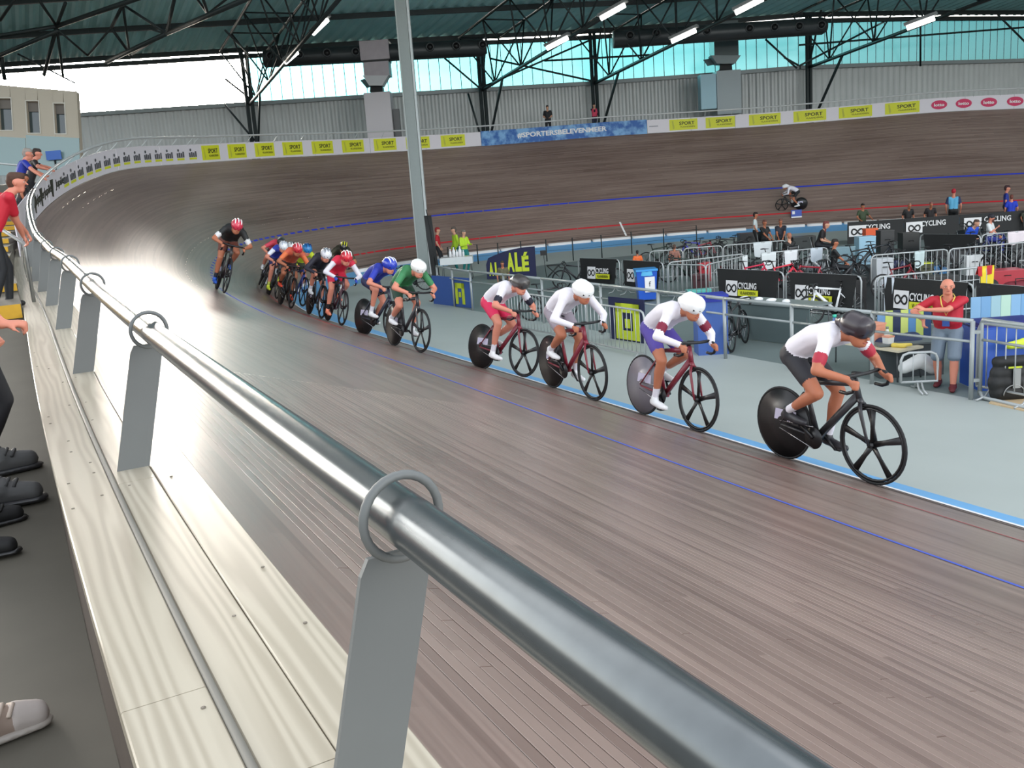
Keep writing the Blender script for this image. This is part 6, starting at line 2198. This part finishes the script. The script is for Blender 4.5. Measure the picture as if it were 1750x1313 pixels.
lean_to = RIGHT * .8 + AWAY * .6
EL = ((0, -1, -0.5), (0, 1, -0.5))
person('grey-haired man in royal blue shirt leaning on the rail', terrace(41, 26.8, 3.05), lean_to, 2.20, top=(24, 44, 150), legs=(30, 32, 40), skin=SKINR, hair=(150, 140, 132), pitch=0.42, hands_w=(at(72, 302, 26.0), at(78, 300, 26.4)), elbow=EL, vox=0.018, faceful=True, look=(-0.3, -0.1))
person('dark-haired man in black T-shirt beside the man in blue', terrace(62, 27.8, 3.12), lean_to, 2.15, top=(34, 26, 26), legs=(24, 24, 28), skin=SKINR, hair=(50, 36, 30), pitch=0.35, hands_w=(at(84, 290, 27.2), at(88, 287, 27.6)), vox=0.018, elbow=EL, look=(-0.3, -0.1))
person('person with dark hair crouched low behind the white rail', terrace(40, 24.6, 2.85), lean_to, 1.55, top=(60, 40, 36), legs=(30, 30, 34), skin=SKINT, hair=(40, 30, 26), pitch=0.3, vox=0.02, look=(0, -0.2))
person('person half hidden behind the man in black T-shirt', terrace(54, 28.6, 3.15), lean_to, 2.12, top=(70, 60, 54), legs=(24, 24, 28), skin=SKINR, hair=(90, 66, 50), pitch=0.3, vox=0.02, look=(0, -0.1))
sg = thing('blue_notice', 'small blue notice board on a stand beyond the leaning men', 'sign', mat=frame_at(at(96, 292, 34), RIGHT))
MB().box(V(0, 0, 0.55), (0.55, 0.03, 0.32)).build('panel', col(40, 90, 170), sg)
MB().tube([V(0, 0.03, -0.9), V(0, 0.03, 0.6)], 0.03, 8).build('stand', BLACK, sg)
for i, (px, py) in enumerate([(90, 262), (116, 262)]):
    o = thing('barrier_post', 'dark belt post beside the blue notice, %s one' % ('left', 'right')[i], 'post', mat=frame_at(at(px, 295, 34.5), RIGHT), group='dark belt posts by the blue notice')
    MB().cyl(V(0, 0, -0.6), V(0, 0, 0.7), 0.06, 10).build('post_tube', BLACK, o)
    MB().box(V(0, 0, 0.72), (0.2, 0.16, 0.06)).build('post_head', BLACK, o)

# spectators standing at the parapet; only shoes, shins and one hand come into the picture
inw = -outward(27)
fw = inw


def bystander(label, toeL, toeR, zf, legs, shoe, style, hand_px=None, skin=SKINR, top=(60, 60, 66), sk_=1.3):
    toes = []
    for q in (toeL, toeR):
        z = zf
        for _ in range(6):
            p = hit(*q, z)
            z = stand_z(nearest_sd(p)[0])
        toes.append(hit(*q, z))
    a, b_ = toes
    mid = (a + b_) / 2
    org = mid - fw * 0.26
    org[2] = min(a[2], b_[2])
    lft = np.cross((0, 0, 1), fw)
    an = []
    for p in (b_, a):
        d = p - org
        an.append((d @ fw - 0.19 * sk_, d @ lft, 0.085 + d[2]))
    hands = None
    hd_ = None
    if hand_px is not None:
        d = hand_px - org
        hands = ((d @ fw, d @ lft, d[2]), None)
        hd_ = ((tuple((fw @ fw, 0.1, -0.1)), (0, 0.2, -1)), None)
    return person(label, org, fw, 1.78, top=top, legs=legs, shoe=shoe, skin=skin, ankles=an, hands=hands, hdir=hd_, vox=0.0115, hair=(60, 50, 44), curl=1.1, shoe_k=sk_, shoe_style=style)


bystander('spectator in grey suede shoes with a clenched hand at the parapet', (72, 800), (80, 852), 1.60, (34, 34, 38), (84, 84, 84), ((40, 40, 42), None, (60, 60, 60)), hand_px=at(2, 560, 4.7), sk_=1.7)
bystander('spectator in black shoes standing at the parapet', (46, 890), (36, 942), 1.53, (16, 16, 18), (14, 14, 15), ((12, 12, 12), None, (20, 20, 20)), sk_=1.3)
bystander('spectator in beige sneakers nearest the camera', (86, 1240), (-30, 1400), ZF, (60, 60, 66), (150, 132, 120), ((160, 152, 144), (176, 166, 160), (196, 180, 166)), sk_=1.35)
